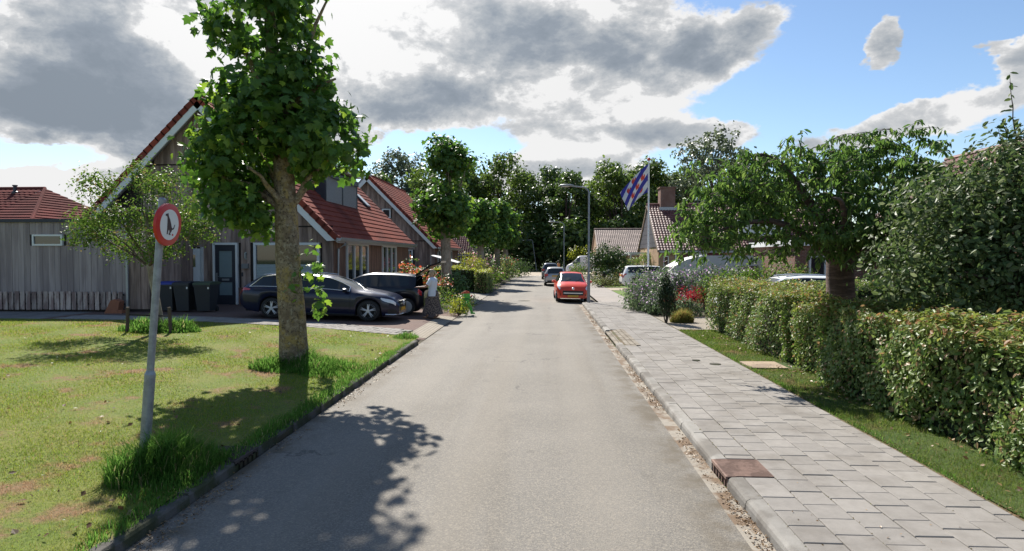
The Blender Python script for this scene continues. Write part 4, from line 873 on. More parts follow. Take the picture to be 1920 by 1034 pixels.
lb = [(4.6, 12.7, 3.55, 1.25, 1.2, .85, 1.2), (5.6, 12.8, 3.75, 1.1, 1.3, .75, 1.1), (6.7, 12.8, 3.9, 1.15, 1.2, .72, 1.2), (3.6, 12.5, 3.15, .8, .8, .75, .6), (4.4, 12.4, 2.7, .9, .9, .5, .55), (5.5, 11.9, 2.75, .9, .7, .5, .55), (6.6, 11.9, 2.6, .9, .6, .5, .5), (5.9, 11.9, 2.45, 1.0, .6, .4, .45), (3.1, 12.3, 2.6, .6, .6, .5, .3), (7.3, 12.2, 2.7, .7, .6, .5, .4), (7.4, 12.6, 3.2, .9, .9, .75, .8), (6.8, 12.5, 2.85, .8, .8, .5, .5), (6.0, 12.0, 3.3, 1.2, .6, .7, .8), (3.2, 12.2, 2.85, .55, .6, .6, .35), (3.9, 12.5, 3.7, .8, .7, .65, .75), (5.2, 13.2, 4.3, .9, .7, .4, .35), (6.9, 12.8, 4.45, .8, .7, .4, .35), (7.7, 12.8, 4.0, .7, .7, .5, .4), (2.9, 12.2, 3.0, .5, .5, .4, .12), (6.0, 13, 4.45, .8, .7, .3, .25)]
P, N, Cc = crown_points(lb, 900, 1, .05, up=.5, shell=.35)
tw = MB(); QP, QN, QU = [], [], []
for c in Cc:                                        # drooping sprays: a thin twig with hanging leaves
    d = Vector((random.uniform(-1, 1), random.uniform(-1, .6), random.uniform(-.1, .6))).normalized(); L = random.uniform(.25, .6); p = Vector(c); pts = [p]
    for k in range(5):
        p = p+d*L/5; d = (d+Vector((0, 0, -.22))).normalized(); pts.append(p)
    tw.tube(pts, [.009, .008, .007, .005, .004, .003], 4, False)
    for k in range(1, 6):
        for q in range(3 if k < 5 else 5):
            QP.append(pts[k]+Vector((random.gauss(0, .03), random.gauss(0, .03), random.gauss(0, .02)))); side = Vector((random.gauss(0, 1), random.gauss(0, 1), .9)).normalized(); QN.append(side)
tw.build('twigs', twig, ct, world=True, kind='stuff')
P = np.array(QP); N = np.array(QN); sz = RNG.uniform(.10, .18, len(P)); tip_leaves(ct, 'crown', P, N, sz, LONG, lf_cherry, 300, updir=np.array([0, 0, -1.3]))
# ---- fruit tree at the right edge
ft = thing('fruit_tree', 'dense grey green fruit tree with upright sprigs at the right edge', 'tree', (7.5, 9.4, .1))
trunk_mb([(7.25, 9.6, 0), (7.1, 9.5, .9), (7.3, 9.5, 1.7), (7.5, 9.4, 2.8)], [.15, .12, .1, .06], 10, .04).build('trunk', dark_bark, ft, world=True, smooth=True, sharp=80)
trunk_mb([(7.6, 9.3, 0), (7.7, 9.3, 1.0), (7.9, 9.3, 2.2)], [.1, .085, .06], 10).build('second_stem', dark_bark, ft, world=True, smooth=True, sharp=80)
lb = [(7.0, 9.4, 2.7, 1.5, 1.2, 1.0, 1.2), (7.7, 9.4, 3.4, 1.4, 1.4, .85, 1.4), (6.1, 9.4, 2.1, 1.05, 1.0, .8, 1.0), (7.4, 9.2, 1.85, 1.5, 1.2, .6, 1.0), (8.6, 9.4, 2.3, 1.0, 1.3, 1.3, .8), (7.9, 8.9, 2.2, 1.2, .9, .7, .8), (6.6, 9.4, 3.2, .8, .8, .5, .5), (8.3, 9.4, 3.9, .9, .9, .6, .6), (7.15, 9.3, 3.5, .75, .7, .42, .6), (5.75, 9.6, 2.35, .85, .8, .62, .8), (6.55, 9.4, 3.65, .4, .4, .35, .18), (7.6, 9.3, 4.25, .5, .5, .4, .25), (5.6, 9.5, 3.1, .4, .4, .35, .15), (5.2, 9.4, 1.9, .4, .5, .3, .2), (6.1, 9.5, 3.0, .8, .8, .5, .7), (6.5, 9.3, 2.8, .6, .6, .4, .4)]
P, N, Cc = crown_points(lb, 1500, 17, .19, up=.35, shell=.35)
limb_mesh((7.3, 9.5, 1.5), [tuple(c) for c in Cc[::20]], .05, .008, .08).build('branches', twig, ft, world=True)
sz = RNG.uniform(.055, .115, len(P)); tip_leaves(ft, 'crown', P, N, sz, OVAL, lf_fruit, 300)
tw = MB(); QP = []; QN = []
for b, d, L in (((6.8, 9.4, 3.8), (-.12, 0, 1), 1.1), ((6.7, 9.4, 3.9), (-.35, 0, 1), .35), ((6.75, 9.4, 3.4), (-.25, 0, .8), .75), ((6.5, 9.4, 3.2), (-.45, 0, .8), .7), ((6.75, 9.4, 3.5), (.05, 0, .8), .6), ((6.2, 9.4, 3.1), (-.3, .2, .6), .6), ((7.25, 9.3, 4.1), (.05, 0, 1), .9), ((7.5, 9.3, 4.0), (.2, 0, 1), .8)):
    d = Vector(d).normalized(); b = Vector(b); pts = [b+d*L*k/7+Vector((.02*math.sin(k*2), .02*math.cos(k*1.7), 0)) for k in range(8)]
    tw.tube(pts, [.012-.0013*k for k in range(8)], 5, False)
    for k in range(1, 8):
        for q in range(3):
            QP.append(pts[k]+d*random.uniform(-.05, .05)); QN.append(Vector((random.gauss(0, .6), random.gauss(0, .6), .7)))
tw.build('sprigs', twig, ft, world=True)
leaves('sprig_leaves', np.array(QP), np.array(QN), RNG.uniform(.08, .125, len(QP)), OVAL, lf_fruit, ft, 'stuff', root_loc(ft))
# ---- hedges on the right
def hedge(name, label, x0, x1, y0, y1, z1, n, size, single=0, faces='xyYZ', z0=.12):
    h = thing(name, label, 'hedge', ((x0+x1)/2, (y0+y1)/2, .1), group='clipped beech hedge along the pavement')
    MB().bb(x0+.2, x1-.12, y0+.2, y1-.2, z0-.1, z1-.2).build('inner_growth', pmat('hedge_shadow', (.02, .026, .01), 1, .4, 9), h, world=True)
    P, N = box_points(x0, x1, y0, y1, z0, z1, n, faces=faces, depth=.16)
    lo = (z1-P[:, 2])/(z1-z0); P[:, 0] += np.where(P[:, 0] < (x0+x1)/2, .14*np.clip(lo-.55, 0, 1)**1*RNG.random(len(P)), 0)
    bare = (RNG.random(len(P)) < .55*np.clip((lo-.72)*4, 0, 1)); P, N = P[~bare], N[~bare]; lo = lo[~bare]
    top = (P[:, 2] > z1-.13) & (RNG.random(len(P)) < .75)
    s = size*RNG.uniform(.6, 1.25, len(P))
    leaves('top_leaves', P[top], N[top], s[top], OVAL, lf_hedge_top, h, 'stuff', root_loc(h))
    P, N, s = P[~top], N[~top], s[~top]
    if single: tip_leaves(h, 'leaves', P, N, s, OVAL, lf_hedge, single)
    else: leaves('leaves', P, N, s, OVAL, lf_hedge, h, 'stuff', root_loc(h))
    m = MB()
    for i in range(int((y1-y0)*7)):
        yy = random.uniform(y0, y1); m.tube([(x0+.3+random.uniform(-.1, .1), yy, .05), (x0+.22+random.uniform(-.15, .1), yy+random.uniform(-.1, .1), random.uniform(.4, .7))], [.012, .006], 4, False)
    m.build('stems', twig, h, world=True); return h
hedge('beech_hedge', 'long near stretch of clipped beech hedge at the right edge', 4.70, 6.0, 4.4, 10.95, 1.47, 40000, .074, 300)
hedge('beech_hedge', 'short middle block of beech hedge beside the cherry trunk', 4.82, 6.0, 11.02, 12.35, 1.36, 9500, .066, 120)
hedge('beech_hedge', 'far tall stretch of beech hedge hiding the parked silver car', 4.85, 6.2, 12.85, 18.5, 1.52, 23000, .07, 0)
bh = thing('back_hedge', 'darker hedge running back behind the cherry trunk', 'hedge', (9, 15, .1))
P, N = box_points(6.3, 12.5, 16.2, 17.2, .1, 1.55, 9000, faces='yZx'); leaves('leaves', P, N, RNG.uniform(.05, .1, len(P)), OVAL, lf_hedge, bh, 'stuff', root_loc(bh))
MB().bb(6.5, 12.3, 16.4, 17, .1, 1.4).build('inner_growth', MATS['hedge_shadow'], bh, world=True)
# ---- shrubs helper
def shrub(name, label, cat, lobes, clumps, per, spread, size, tmpl, mat, group=None, stem=True, up=.35, shell=.4, extra=None, updir=None):
    c = lobes[0]; s = thing(name, label, cat, (c[0], c[1], .1), group=group)
    P, N, Cc = crown_points(lobes, clumps, per, spread, up=up, shell=shell); k = P[:, 2] > .08; P, N = P[k], N[k]
    leaves('foliage', P, N, RNG.uniform(size*.6, size*1.25, len(P)), tmpl, mat, s, 'stuff', root_loc(s), updir)
    if stem: limb_mesh((c[0], c[1], .05), [tuple(q) for q in Cc[::max(1, len(Cc)//9)]], .03, .008, .05, 5).build('stems', twig, s, world=True)
    if extra:
        m, n, sz_, frac = extra; idx = RNG.integers(0, len(P), n*3); idx = idx[P[idx, 2] > np.quantile(P[:, 2], frac)][:n]; q = P[idx]+unit(N[idx])*.05
        leaves('flowers', q, RNG.normal(size=q.shape)*.6+[0, -.3, .8], RNG.uniform(.6, 1.2, len(q))*sz_, DIAM, m, s, 'stuff', root_loc(s))
    return s
red_fl = leafmat('coral_flower', (.50, .10, .06), (.62, .22, .13), None, trans=.25); pink_fl = leafmat('mauve_flower', (.30, .17, .33), (.42, .28, .42), None, trans=.3); rose_fl = leafmat('pink_flower', (.5, .16, .25), (.6, .33, .4), None, trans=.3); white_fl = leafmat('white_flower', (.65, .62, .6), (.75, .72, .7), None, trans=.2)
lf_red = leafmat('red_leaf', (.15, .02, .025), (.26, .045, .05), None, trans=.45); lf_lav = leafmat('lavender_leaf', (.07, .11, .05), (.12, .16, .08), None, trans=.35); lf_broad = leafmat('broad_leaf', (.05, .11, .03), (.10, .17, .05), (.25, .3, .15), .92, trans=.3)
# left gardens
shrub('hydrangea_bush', 'bush with coral flower heads beside the open hatchback', 'bush', [(-5.35, 27, .9, 1.0, 1.0, .9, 1), (-5.9, 27.5, 1.2, .9, .9, .9, .8), (-4.6, 27, .6, .7, .8, .6, .6)], 160, 12, .14, .11, OVAL, lf_young, extra=(red_fl, 420, .15, .55))
shrub('broad_leaved_shrub', 'leafy pale green shrub at the foot of the second plane tree', 'bush', [(-4.35, 30, .8, .75, .7, .9, 1), (-4.2, 29.5, .5, .7, .6, .6, .6)], 110, 11, .13, .15, OVAL, lf_broad)
shrub('lime_shrub', 'low yellow green clump beside the green figure', 'bush', [(-3.25, 23.6, .3, .48, .4, .38, 1)], 60, 14, .09, .07, OVAL, lf_lime, shell=.5)
shrub('verge_plants', 'mixed low green plants on the kerb between the woman and the second driveway', 'plant', [(-3.4, 25.6, .3, .45, 1.2, .45, 1), (-3.3, 27.2, .25, .4, 1.0, .4, 1), (-4.0, 25, .4, .6, .8, .5, 1)], 150, 12, .11, .08, LONG, lf_young, extra=(red_fl, 26, .06, .5))
shrub('fern_shrub', 'feathery yellow green shrub above the dark clipped hedge', 'bush', [(-4.8, 40.6, 1.9, .9, .7, .6, 1), (-4.2, 41, 1.6, .6, .6, .6, .6)], 90, 12, .16, .12, LONG, lf_lime)
def block_hedge(name, label, x0, x1, y0, y1, z1, n, mat, topmat):
    h = thing(name, label, 'hedge', ((x0+x1)/2, (y0+y1)/2, .1)); P, N = box_points(x0, x1, y0, y1, .1, z1, n, faces='XyYZx', depth=.1); top = P[:, 2] > z1-.12
    leaves('leaves', P[~top], N[~top], RNG.uniform(.06, .11, (~top).sum()), OVAL, mat, h, 'stuff', root_loc(h)); leaves('top_leaves', P[top], N[top], RNG.uniform(.06, .11, top.sum()), OVAL, topmat, h, 'stuff', root_loc(h))
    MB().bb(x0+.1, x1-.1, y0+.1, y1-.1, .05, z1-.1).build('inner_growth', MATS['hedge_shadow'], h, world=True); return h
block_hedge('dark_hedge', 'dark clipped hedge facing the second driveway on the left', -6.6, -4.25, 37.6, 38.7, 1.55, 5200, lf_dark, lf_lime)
block_hedge('hedge_block', 'square light green hedge end standing at the kerb', -4.1, -3.35, 36.9, 40.5, 1.42, 5200, lf_hedge, lf_lime)
block_hedge('house_hedge', 'dark little hedge against the second timber house', -8.4, -6.9, 38.5, 46, 1.5, 3800, lf_dark, lf_dark)
shrub('roadside_shrub', 'flowering roadside shrub under the third plane tree', 'bush', [(-3.8, 44, .9, .7, 1.6, .9, 1), (-3.8, 47, .8, .7, 1.6, .8, 1)], 130, 11, .16, .14, OVAL, lf_young, extra=(rose_fl, 90, .13, .5))
shrub('tall_roadside_shrub', 'taller reddish shrub under the fourth and last plane trees', 'bush', [(-3.7, 53, 1.2, .8, 2.0, 1.3, 1), (-3.6, 57, 1.2, .8, 2.2, 1.2, 1), (-3.4, 61, 1.0, .8, 2, 1.1, 1)], 190, 11, .2, .17, OVAL, lf_hedge, extra=(red_fl, 110, .14, .55))
shrub('red_rose_bush', 'bush with pink red blooms between the third and fourth plane trunks', 'bush', [(-5.0, 49, 1.5, 1.2, 1.0, .8, 1)], 70, 10, .18, .15, OVAL, lf_young, extra=(rose_fl, 320, .2, .3))
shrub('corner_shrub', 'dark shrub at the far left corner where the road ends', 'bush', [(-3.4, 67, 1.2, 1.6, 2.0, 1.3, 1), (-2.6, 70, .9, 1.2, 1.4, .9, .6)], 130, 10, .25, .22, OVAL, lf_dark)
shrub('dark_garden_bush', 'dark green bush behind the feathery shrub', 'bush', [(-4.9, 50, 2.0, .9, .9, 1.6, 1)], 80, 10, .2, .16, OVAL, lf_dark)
# right gardens
shrub('lavender_border', 'billowing mauve flowered perennials at the pavement edge', 'plant', [(3.95, 25.5, .5, .6, 1.6, .75, 1), (4.6, 26.5, .65, .9, 1.6, .9, 1), (4.5, 23.9, .35, .7, .8, .5, .7), (5.4, 27.5, .8, .9, 1.3, .9, .8)], 620, 13, .16, .15, LONG, lf_lav, extra=(pink_fl, 1500, .085, .3), updir=np.array([0, 0, 1.]))
shrub('pink_flower_bed', 'pink and white blooms in front of the white caravan', 'plant', [(5.5, 26.5, 1.1, .5, .7, .6, 1), (6.8, 27.5, 1.2, 1.2, .8, .7, 1), (8.3, 28, 1.2, 1.2, .8, .6, .8)], 320, 12, .16, .14, LONG, lf_lav, extra=(pink_fl, 900, .10, .3), updir=np.array([0, 0, 1.]))
shrub('white_flowered_shrub', 'small shrub with white blooms left of the dark conifer', 'plant', [(5.0, 25.6, 1.0, .28, .3, .5, 1)], 26, 9, .1, .09, OVAL, lf_lav, extra=(white_fl, 130, .10, .2))
shrub('dwarf_conifer', 'dark upright dwarf conifer at the corner of the brick drive', 'conifer', [(4.0, 20.6, 1.05, .27, .27, .52, 1.2), (4.0, 20.6, .75, .33, .3, .45, 1), (4.0, 20.6, 1.4, .15, .15, .3, .5)], 190, 18, .045, .085, LONG, leafmat('conifer_needle', (.022, .040, .016), (.042, .066, .024), None, trans=.2), updir=np.array([0, 0, 2.2]), shell=.6)
o = thing('ornamental_grass', 'rusty yellow tuft of ornamental grass beside the dwarf conifer', 'grass tuft', (4.55, 20.8, .1))
yl = blade_mat('rusty_blades', (.22, .17, .05), (.16, .20, .05), (.28, .13, .06), (.5, .65))
t_ = tuft('blades', 0, 0, .38, .3, 2200, .25, .62, lambda x: 0., .008, yl); t_.parent = o
shrub('red_maple', 'low spreading red leaved maple behind the ornamental grass', 'shrub', [(5.35, 23.6, .75, .75, .5, .32, 1), (5.9, 23.9, .85, .5, .4, .25, .5), (4.8, 23.5, .55, .35, .35, .25, .4)], 120, 13, .1, .09, LONG, lf_red, updir=np.array([0, 0, -.4]))
shrub('round_bush', 'round bright green bush between the red maple and the beech hedge', 'bush', [(6.05, 23.5, .95, .42, .42, .5, 1)], 70, 14, .09, .075, OVAL, lf_young)
shrub('grey_grass_clump', 'blue green grassy clump under the red maple', 'plant', [(5.2, 22.9, .35, .55, .3, .4, 1)], 70, 12, .1, .13, LONG, lf_lav, updir=np.array([0, 0, 1.5]))
shrub('garden_shrub_screen', 'leafy yellow green shrub screen in front of the caravan', 'bush', [(8.3, 26, 1.3, 1.3, .7, .55, 1), (10, 26, 1.4, 1.2, .7, .6, 1), (7.2, 26, 1.2, .6, .6, .5, .5)], 260, 13, .15, .12, OVAL, lf_young)
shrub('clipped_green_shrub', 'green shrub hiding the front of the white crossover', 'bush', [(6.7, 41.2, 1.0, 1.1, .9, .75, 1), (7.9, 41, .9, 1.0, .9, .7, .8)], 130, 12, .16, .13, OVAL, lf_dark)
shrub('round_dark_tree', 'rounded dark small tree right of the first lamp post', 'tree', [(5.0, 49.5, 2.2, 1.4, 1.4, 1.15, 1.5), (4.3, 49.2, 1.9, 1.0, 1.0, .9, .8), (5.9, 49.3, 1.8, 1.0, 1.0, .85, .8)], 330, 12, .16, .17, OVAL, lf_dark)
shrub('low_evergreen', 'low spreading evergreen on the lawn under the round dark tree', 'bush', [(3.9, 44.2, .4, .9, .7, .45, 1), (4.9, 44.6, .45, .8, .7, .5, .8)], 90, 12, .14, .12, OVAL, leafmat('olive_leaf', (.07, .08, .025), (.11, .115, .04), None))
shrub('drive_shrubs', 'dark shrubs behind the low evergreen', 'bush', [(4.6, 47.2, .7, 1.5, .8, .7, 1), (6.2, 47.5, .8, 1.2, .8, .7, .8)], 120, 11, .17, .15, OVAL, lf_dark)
shrub('lime_garden_bush', 'bright yellow green bush above the white van roof', 'bush', [(5.2, 93, 2.7, 1.6, 1.4, 1.3, 1)], 70, 10, .3, .3, OVAL, lf_lime)
shrub('kerb_shrub', 'small shrub between the second lamp post and the red car', 'bush', [(3.4, 62, 1.0, .9, .8, .7, 1), (2.9, 57, .6, .6, .8, .5, .6)], 80, 10, .2, .16, OVAL, lf_young)
shrub('arched_hedge_roll', 'climbing hedge arching down beside the porch of the gabled house', 'bush', [(6.9, 52, 1.5, .8, .6, .4, 1), (7.7, 52.4, 1.9, .7, .6, .4, 1), (8.4, 52.8, 2.2, .6, .6, .35, .8), (6.3, 51.7, 1.1, .5, .5, .45, .7)], 110, 11, .15, .14, OVAL, lf_hedge)
# ---- woodland at the end of the road
def big_tree(name, label, x, y, h, w, mat, density=1., trunk_vis=.25, n_lobes=12, gap=False, seed=0):
    rg = np.random.default_rng(seed+77); t = thing(name, label, 'tree', (x, y, 0), group='tall trees at the end of the road')
    lb = []
    for k in range(n_lobes):
        f = (k+.5)/n_lobes; zz = h*(trunk_vis+(.93-trunk_vis)*f); rr = w*math.sqrt(max(.06, 1-((f-.42)/.62)**2))*(.55 if gap else .62); a = k*2.399+seed
        lb.append((x+math.cos(a)*rr, y+math.sin(a)*rr*.8, zz, w*rg.uniform(.26, .46), w*rg.uniform(.26, .42), h*rg.uniform(.07, .13), 1))
    P, N, Cc = crown_points(lb, int(420*density), 17, w*.055, up=.35, rng=rg, shell=.45)
    s = rg.uniform(.32, .70, len(P))*(w/6)**.3
    T, F = DIAM; V, FF = leaf_arrays(P-np.array([x, y, 0]), N, s, DIAM, rg); tag(link('crown', np_mesh('crown', V, FF, mat), t), kind='stuff')
    mb = limb_mesh((x, y, h*trunk_vis*.8), [tuple(c) for c in Cc[::max(1, len(Cc)//22)]], .2, .03, .04, 5); mb.tube([(x, y, -.1), (x+.1, y, h*.3), (x-.1, y, h*.6), (x, y, h*.85)], [.38, .3, .2, .06], 8, False)
    mb.build('trunk', dark_bark, t, world=True); return t
X_ = lambda px, Y: (px-1020)/1170*Y
Z_ = lambda py, Y: 2.28+(481-py)/1170*Y
spec = [(700, 335, 105, 5.5, lf_bgA, 'dark leafy tree just above the ridge of the further timber house'), (752, 298, 115, 6.5, lf_bgC, 'grey green willow above the roof of the further timber house'), (812, 330, 100, 6, lf_bgB, 'broad bright tree behind the second plane tree'),
        (875, 318, 112, 6, lf_bgA, 'dark tree between the second plane tree and the pale feathery trees'), (935, 308, 110, 7.2, lf_bgB, 'widest tree over the third plane tree with rounded top'), (1010, 325, 116, 7.0, lf_bgA, 'tall dark tree straight above the end of the road'),
        (1062, 333, 108, 5.5, lf_bgA, 'dark rounded tree behind the head of the first street lamp'), (1105, 380, 125, 6, lf_bgA, 'lower dark tree in the gap right of the first street lamp'), (1165, 318, 108, 7.2, lf_bgB, 'bright leafy tree directly behind the flag'),
        (1232, 318, 112, 6.5, lf_bgB, 'green tree behind the brick chimney'), (1330, 268, 105, 7.5, lf_bgC, 'tallest airy tree behind the cherry with open branches'), (1275, 330, 120, 5.5, lf_bgA, 'thin leaved tree between the chimney and the tallest airy tree'),
        (1125, 335, 118, 6.5, lf_bgB, 'fresh green tree left of the flag, above the distant house'), (1195, 330, 122, 6.5, lf_bgA, 'dark tree filling the gap between the flag and the brick chimney'), (1375, 315, 124, 6.5, lf_bgA, 'dark tree right of the tallest airy tree'),
        (1420, 345, 118, 6, lf_bgA, 'dark tree mostly hidden by the cherry crown')]
for i, (qx, qy, Y, w, m, lab) in enumerate(spec):
    big_tree('tall_tree', lab, X_(qx, Y), Y, Z_(qy, Y)*1.08, w*1.12, m, 1.25 if i != 10 else .85, .18 if i not in (10, 4) else .3, 12, i == 10, i)
un = np.random.default_rng(5); lb = []
for k in range(60):
    xx = -62+k*2.1; lb.append((xx, 100+un.uniform(-3, 6), 3.2+un.uniform(-1.2, 2.6), 3.0, 2.2, 3.4, 1))
P, N, Cc = crown_points(lb, 4200, 14, .5, up=.3, rng=un, shell=.3); P[:, 2] = np.abs(P[:, 2])
V, FF = leaf_arrays(P, N, un.uniform(.5, 1.0, len(P)), DIAM, un); tag(link('woodland_undergrowth', np_mesh('woodland_undergrowth', V, FF, lf_bgA)), kind='stuff')
# ---------------------------------------------------------------- vehicles
def paint(name, col, metal=.25, rough=.3): return pmat(name, col, rough, metal=metal, coat=.45, spec=.35)
navy = paint('navy_paint', (.006, .009, .034)); black_paint = paint('black_blue_paint', (.008, .009, .016)); red_paint = paint('red_paint', (.68, .055, .018), .0, .35)
white_paint = paint('car_white', (.76, .76, .75), 0., .3); silver = paint('silver_paint', (.40, .40, .39), .6, .32); grey_paint = paint('grey_paint', (.10, .115, .14), .5, .3)
rubber = pmat('tyre_rubber', (.018, .018, .019), .85, .15, 20); alloy = pmat('alloy_rim', (.55, .55, .56), .35, metal=.25); steel_cap = pmat('wheel_cover', (.36, .37, .38), .45, metal=.4)
chrome = pmat('chrome', (.70, .70, .71), .2, metal=.45); plastic = pmat('black_plastic', (.014, .014, .015), .55); car_glass = pmat('car_glass', (.02, .025, .028), .03, spec=.55)
lamp_red = pmat('tail_lamp_red', (.48, .012, .010), .2, coat=1.); lamp_clear = pmat('headlamp_glass', (.72, .74, .76), .15, metal=.1, coat=.6); plate_m = pmat('amber_number_plate', (.62, .33, .03), .5); interior = pmat('car_interior', (.02, .02, .021), .9)
lamp_orange = pmat('amber_lamp', (.6, .2, .02), .3)
def smooth_interp(xs, ctl, k=.09):
    c = np.array(ctl); f = lambda q: np.interp(q, c[:, 0], c[:, 1]); return (f(xs-k)+2*f(xs)+f(xs+k))/4
class Car:
    def __init__(s, name, label, spec, loc, rz=0., pitch=0., roll=0., scale=(1, 1, 1), cat='car'):
        s.o = thing(name, label, cat, loc); s.o.rotation_euler = (roll, pitch, rz); s.o.scale = scale; s.p = spec
        p = spec; L = p['L']/2; x = np.unique(np.round(np.concatenate([np.arange(-L, L+.001, .07)]+[np.array(w) for w in p['cuts']]+[np.linspace(c-p['Ra'], c+p['Ra'], 15) for c in p['axles']]+[np.array([-L+.03, L-.03])]), 3)); s.x = x[(x >= -L) & (x <= L)]
        x = s.x; s.top = smooth_interp(x, p['top']); s.belt = np.minimum(smooth_interp(x, p['belt'], .05), s.top-.015); s.hw = smooth_interp(x, p['hw'], .06); s.sill = np.full(len(x), p['sill'])
        s.sill = np.maximum(s.sill, smooth_interp(x, p['under'], .03)) if 'under' in p else s.sill
        for c in p['axles']:
            d = np.abs(x-c); s.sill = np.where(d < p['Ra'], np.maximum(s.sill, p['rw']+np.sqrt(np.maximum(0, p['Ra']**2-d**2))), s.sill)
        s.sill = np.minimum(s.sill, s.belt-.06); rr = p['roof_w']
        rows = []
        for i in range(len(x)):
            b, z0, T, w = s.belt[i], s.sill[i], s.top[i], s.hw[i]; t = min(1, max(0, (T-b)/.38)); tt = t*t*(3-2*t)
            y5 = w*.90*(1-tt)+min(rr, w*.86)*tt; h = b-z0
            rows.append([(w*.955, z0), (w*.985, z0+h*.12), (w*1.0, z0+h*.40), (w*1.005, z0+h*.66), (w*.995, z0+h*.86), (w*.965, b), (w*.945*(1-tt)+(w*.93)*tt, b+(T-b)*.12), (y5, b+(T-b)*(.55*(1-tt)+.87*tt)), (y5*.90, b+(T-b)*(.75*(1-tt)+.945*tt)), (y5*.5, b+(T-b)*.985), (0, T)])
        s.ring = np.array(rows); s.build()
    def part(s, mb, name, mat, parent=None, smooth=True, sharp=35): return mb.build(name, mat, parent or s.o, smooth=smooth, sharp=sharp)
    def seg(s, f, sides=(1, -1)):
        """mesh of the body faces for which f(xmid, ring index) holds, both sides"""
        mb = MB(); n = len(s.x); R_ = s.ring; idx = {}; V = []; F = []
        def vid(i, j, sg):
            if j == 10: sg = 1
            k = (i, j, sg)
            if k not in idx: idx[k] = len(V); V.append((s.x[i], sg*R_[i, j, 0], R_[i, j, 1]))
            return idx[k]
        for i in range(n-1):
            for j in range(10):
                if f((s.x[i]+s.x[i+1])/2, j):
                    for sg in sides: F.append((vid(i, j, sg), vid(i+1, j, sg), vid(i+1, j+1, sg), vid(i, j+1, sg)))
        mb.add(V, F); return mb
    def build(s):
        p = s.p; inr = lambda q, rs: any(a < q < b for a, b in rs)
        side = lambda q, j: j == 6 and inr(q, p['side']); ws = lambda q, j: j in (8, 9) and inr(q, [p['ws']]); rwn = lambda q, j: j in (8, 9) and inr(q, [p['rw_zone']]) and not p.get('open')
        trim = lambda q, j: j == 6 and inr(q, p['pillars'])
        hole = lambda q, j: p.get('open') and j >= 6 and q < p['open']
        body = s.seg(lambda q, j: not (side(q, j) or ws(q, j) or rwn(q, j) or trim(q, j) or hole(q, j)))
        for e in (0, len(s.x)-1):
            o = len(body.v); r = s.ring[e]; body.add([(s.x[e], y, z) for y, z in r]+[(s.x[e], -y, z) for y, z in r[::-1]], [tuple(range(22))])
        s.body = s.part(body, 'body', p['paint'], sharp=32)
        for q in p['side']:
            for sg in (1, -1): s.part(s.seg(lambda xm, j: j == 6 and q[0] < xm < q[1], (sg,)), 'side_window', car_glass)
        s.part(s.seg(ws), 'windscreen', car_glass)
        if not p.get('open'): s.part(s.seg(rwn), 'rear_window', car_glass)
        for q in p['pillars']:
            for sg in (1, -1): s.part(s.seg(lambda xm, j: j == 6 and q[0] < xm < q[1], (sg,)), 'window_pillar', plastic)
        mb = MB(); w = p['hw_max']; mb.bb(-p['L']/2+.15, p['L']/2-.15, -(w-.26), w-.26, p['sill']+.02, p['sill']+.5)
        for q in (1, -1): mb.bb(p['axles'][0]+p['Ra'], p['axles'][1]-p['Ra'], q*(w-.06), q*(w-.3), p['sill']-.03, p['sill']+.12)
        s.part(mb, 'underbody_blocker', interior, smooth=False)  # dark boxes added to block light showing through the wheel arches
        for c in p['axles']:
            for q in (1, -1): s.wheel(c, q*(w-.115), q)
    def wheel(s, cx, cy, q):
        p = s.p; r = p['rw']; t = .10; mb = MB().lathe([(r*.62, -t), (r*.9, -t), (r*.985, -t*.72), (r, -t*.3), (r, t*.3), (r*.985, t*.72), (r*.9, t), (r*.64, t)], (cx, cy, r), 28, 'y', cap=False); w = s.part(mb, 'wheel', rubber, sharp=50)
        m = MB(); yo = cy+q*t*.92
        m.lathe([(r*.71, -.03), (r*.71, .015), (r*.63, .018), (r*.61, -.03)], (cx, yo, r), 28, 'y', cap=False)
        def disc(rad, d, n=20, mb=m): mb.lathe([(rad, -.02), (rad, d)], (cx, yo, r), n, 'y')
        if p.get('rim') == 'spoke':
            for k in range(5):
                a0 = 2*math.pi*k/5+.3
                for da in (-.13, .13):
                    pts = [(r*.10, a0+da*1.2), (r*.66, a0+da*1.15)]; P0 = Vector((cx+math.cos(pts[0][1])*pts[0][0], yo+q*.012, r+math.sin(pts[0][1])*pts[0][0])); P1 = Vector((cx+math.cos(a0+da*.95)*r*.66, yo, r+math.sin(a0+da*.95)*r*.66)); m.tube([P0, P1], [.022, .014], 6)
            disc(r*.17, q*.03 if q > 0 else -.03)
            s.part(MB().lathe([(r*.66, -.01), (r*.66, .004)], (cx, cy+q*t*.2, r), 24, 'y'), 'brake_disc', interior, w)
            s.part(m, 'rim', alloy, w)
        else:
            m2 = MB()
            for k in range(8):
                a = 2*math.pi*k/8; m2.lathe([(r*.075, -.004), (r*.075, .004)], (cx+math.cos(a)*r*.45, yo+q*.022, r+math.sin(a)*r*.45), 8, 'y')
            m.lathe([(r*.66, -.02 if q > 0 else .02), (r*.60, q*.012), (r*.3, q*.022), (r*.12, q*.016), (r*.05, q*.02)], (cx, yo, r), 24, 'y')
            c = s.part(m, 'rim', steel_cap, w)
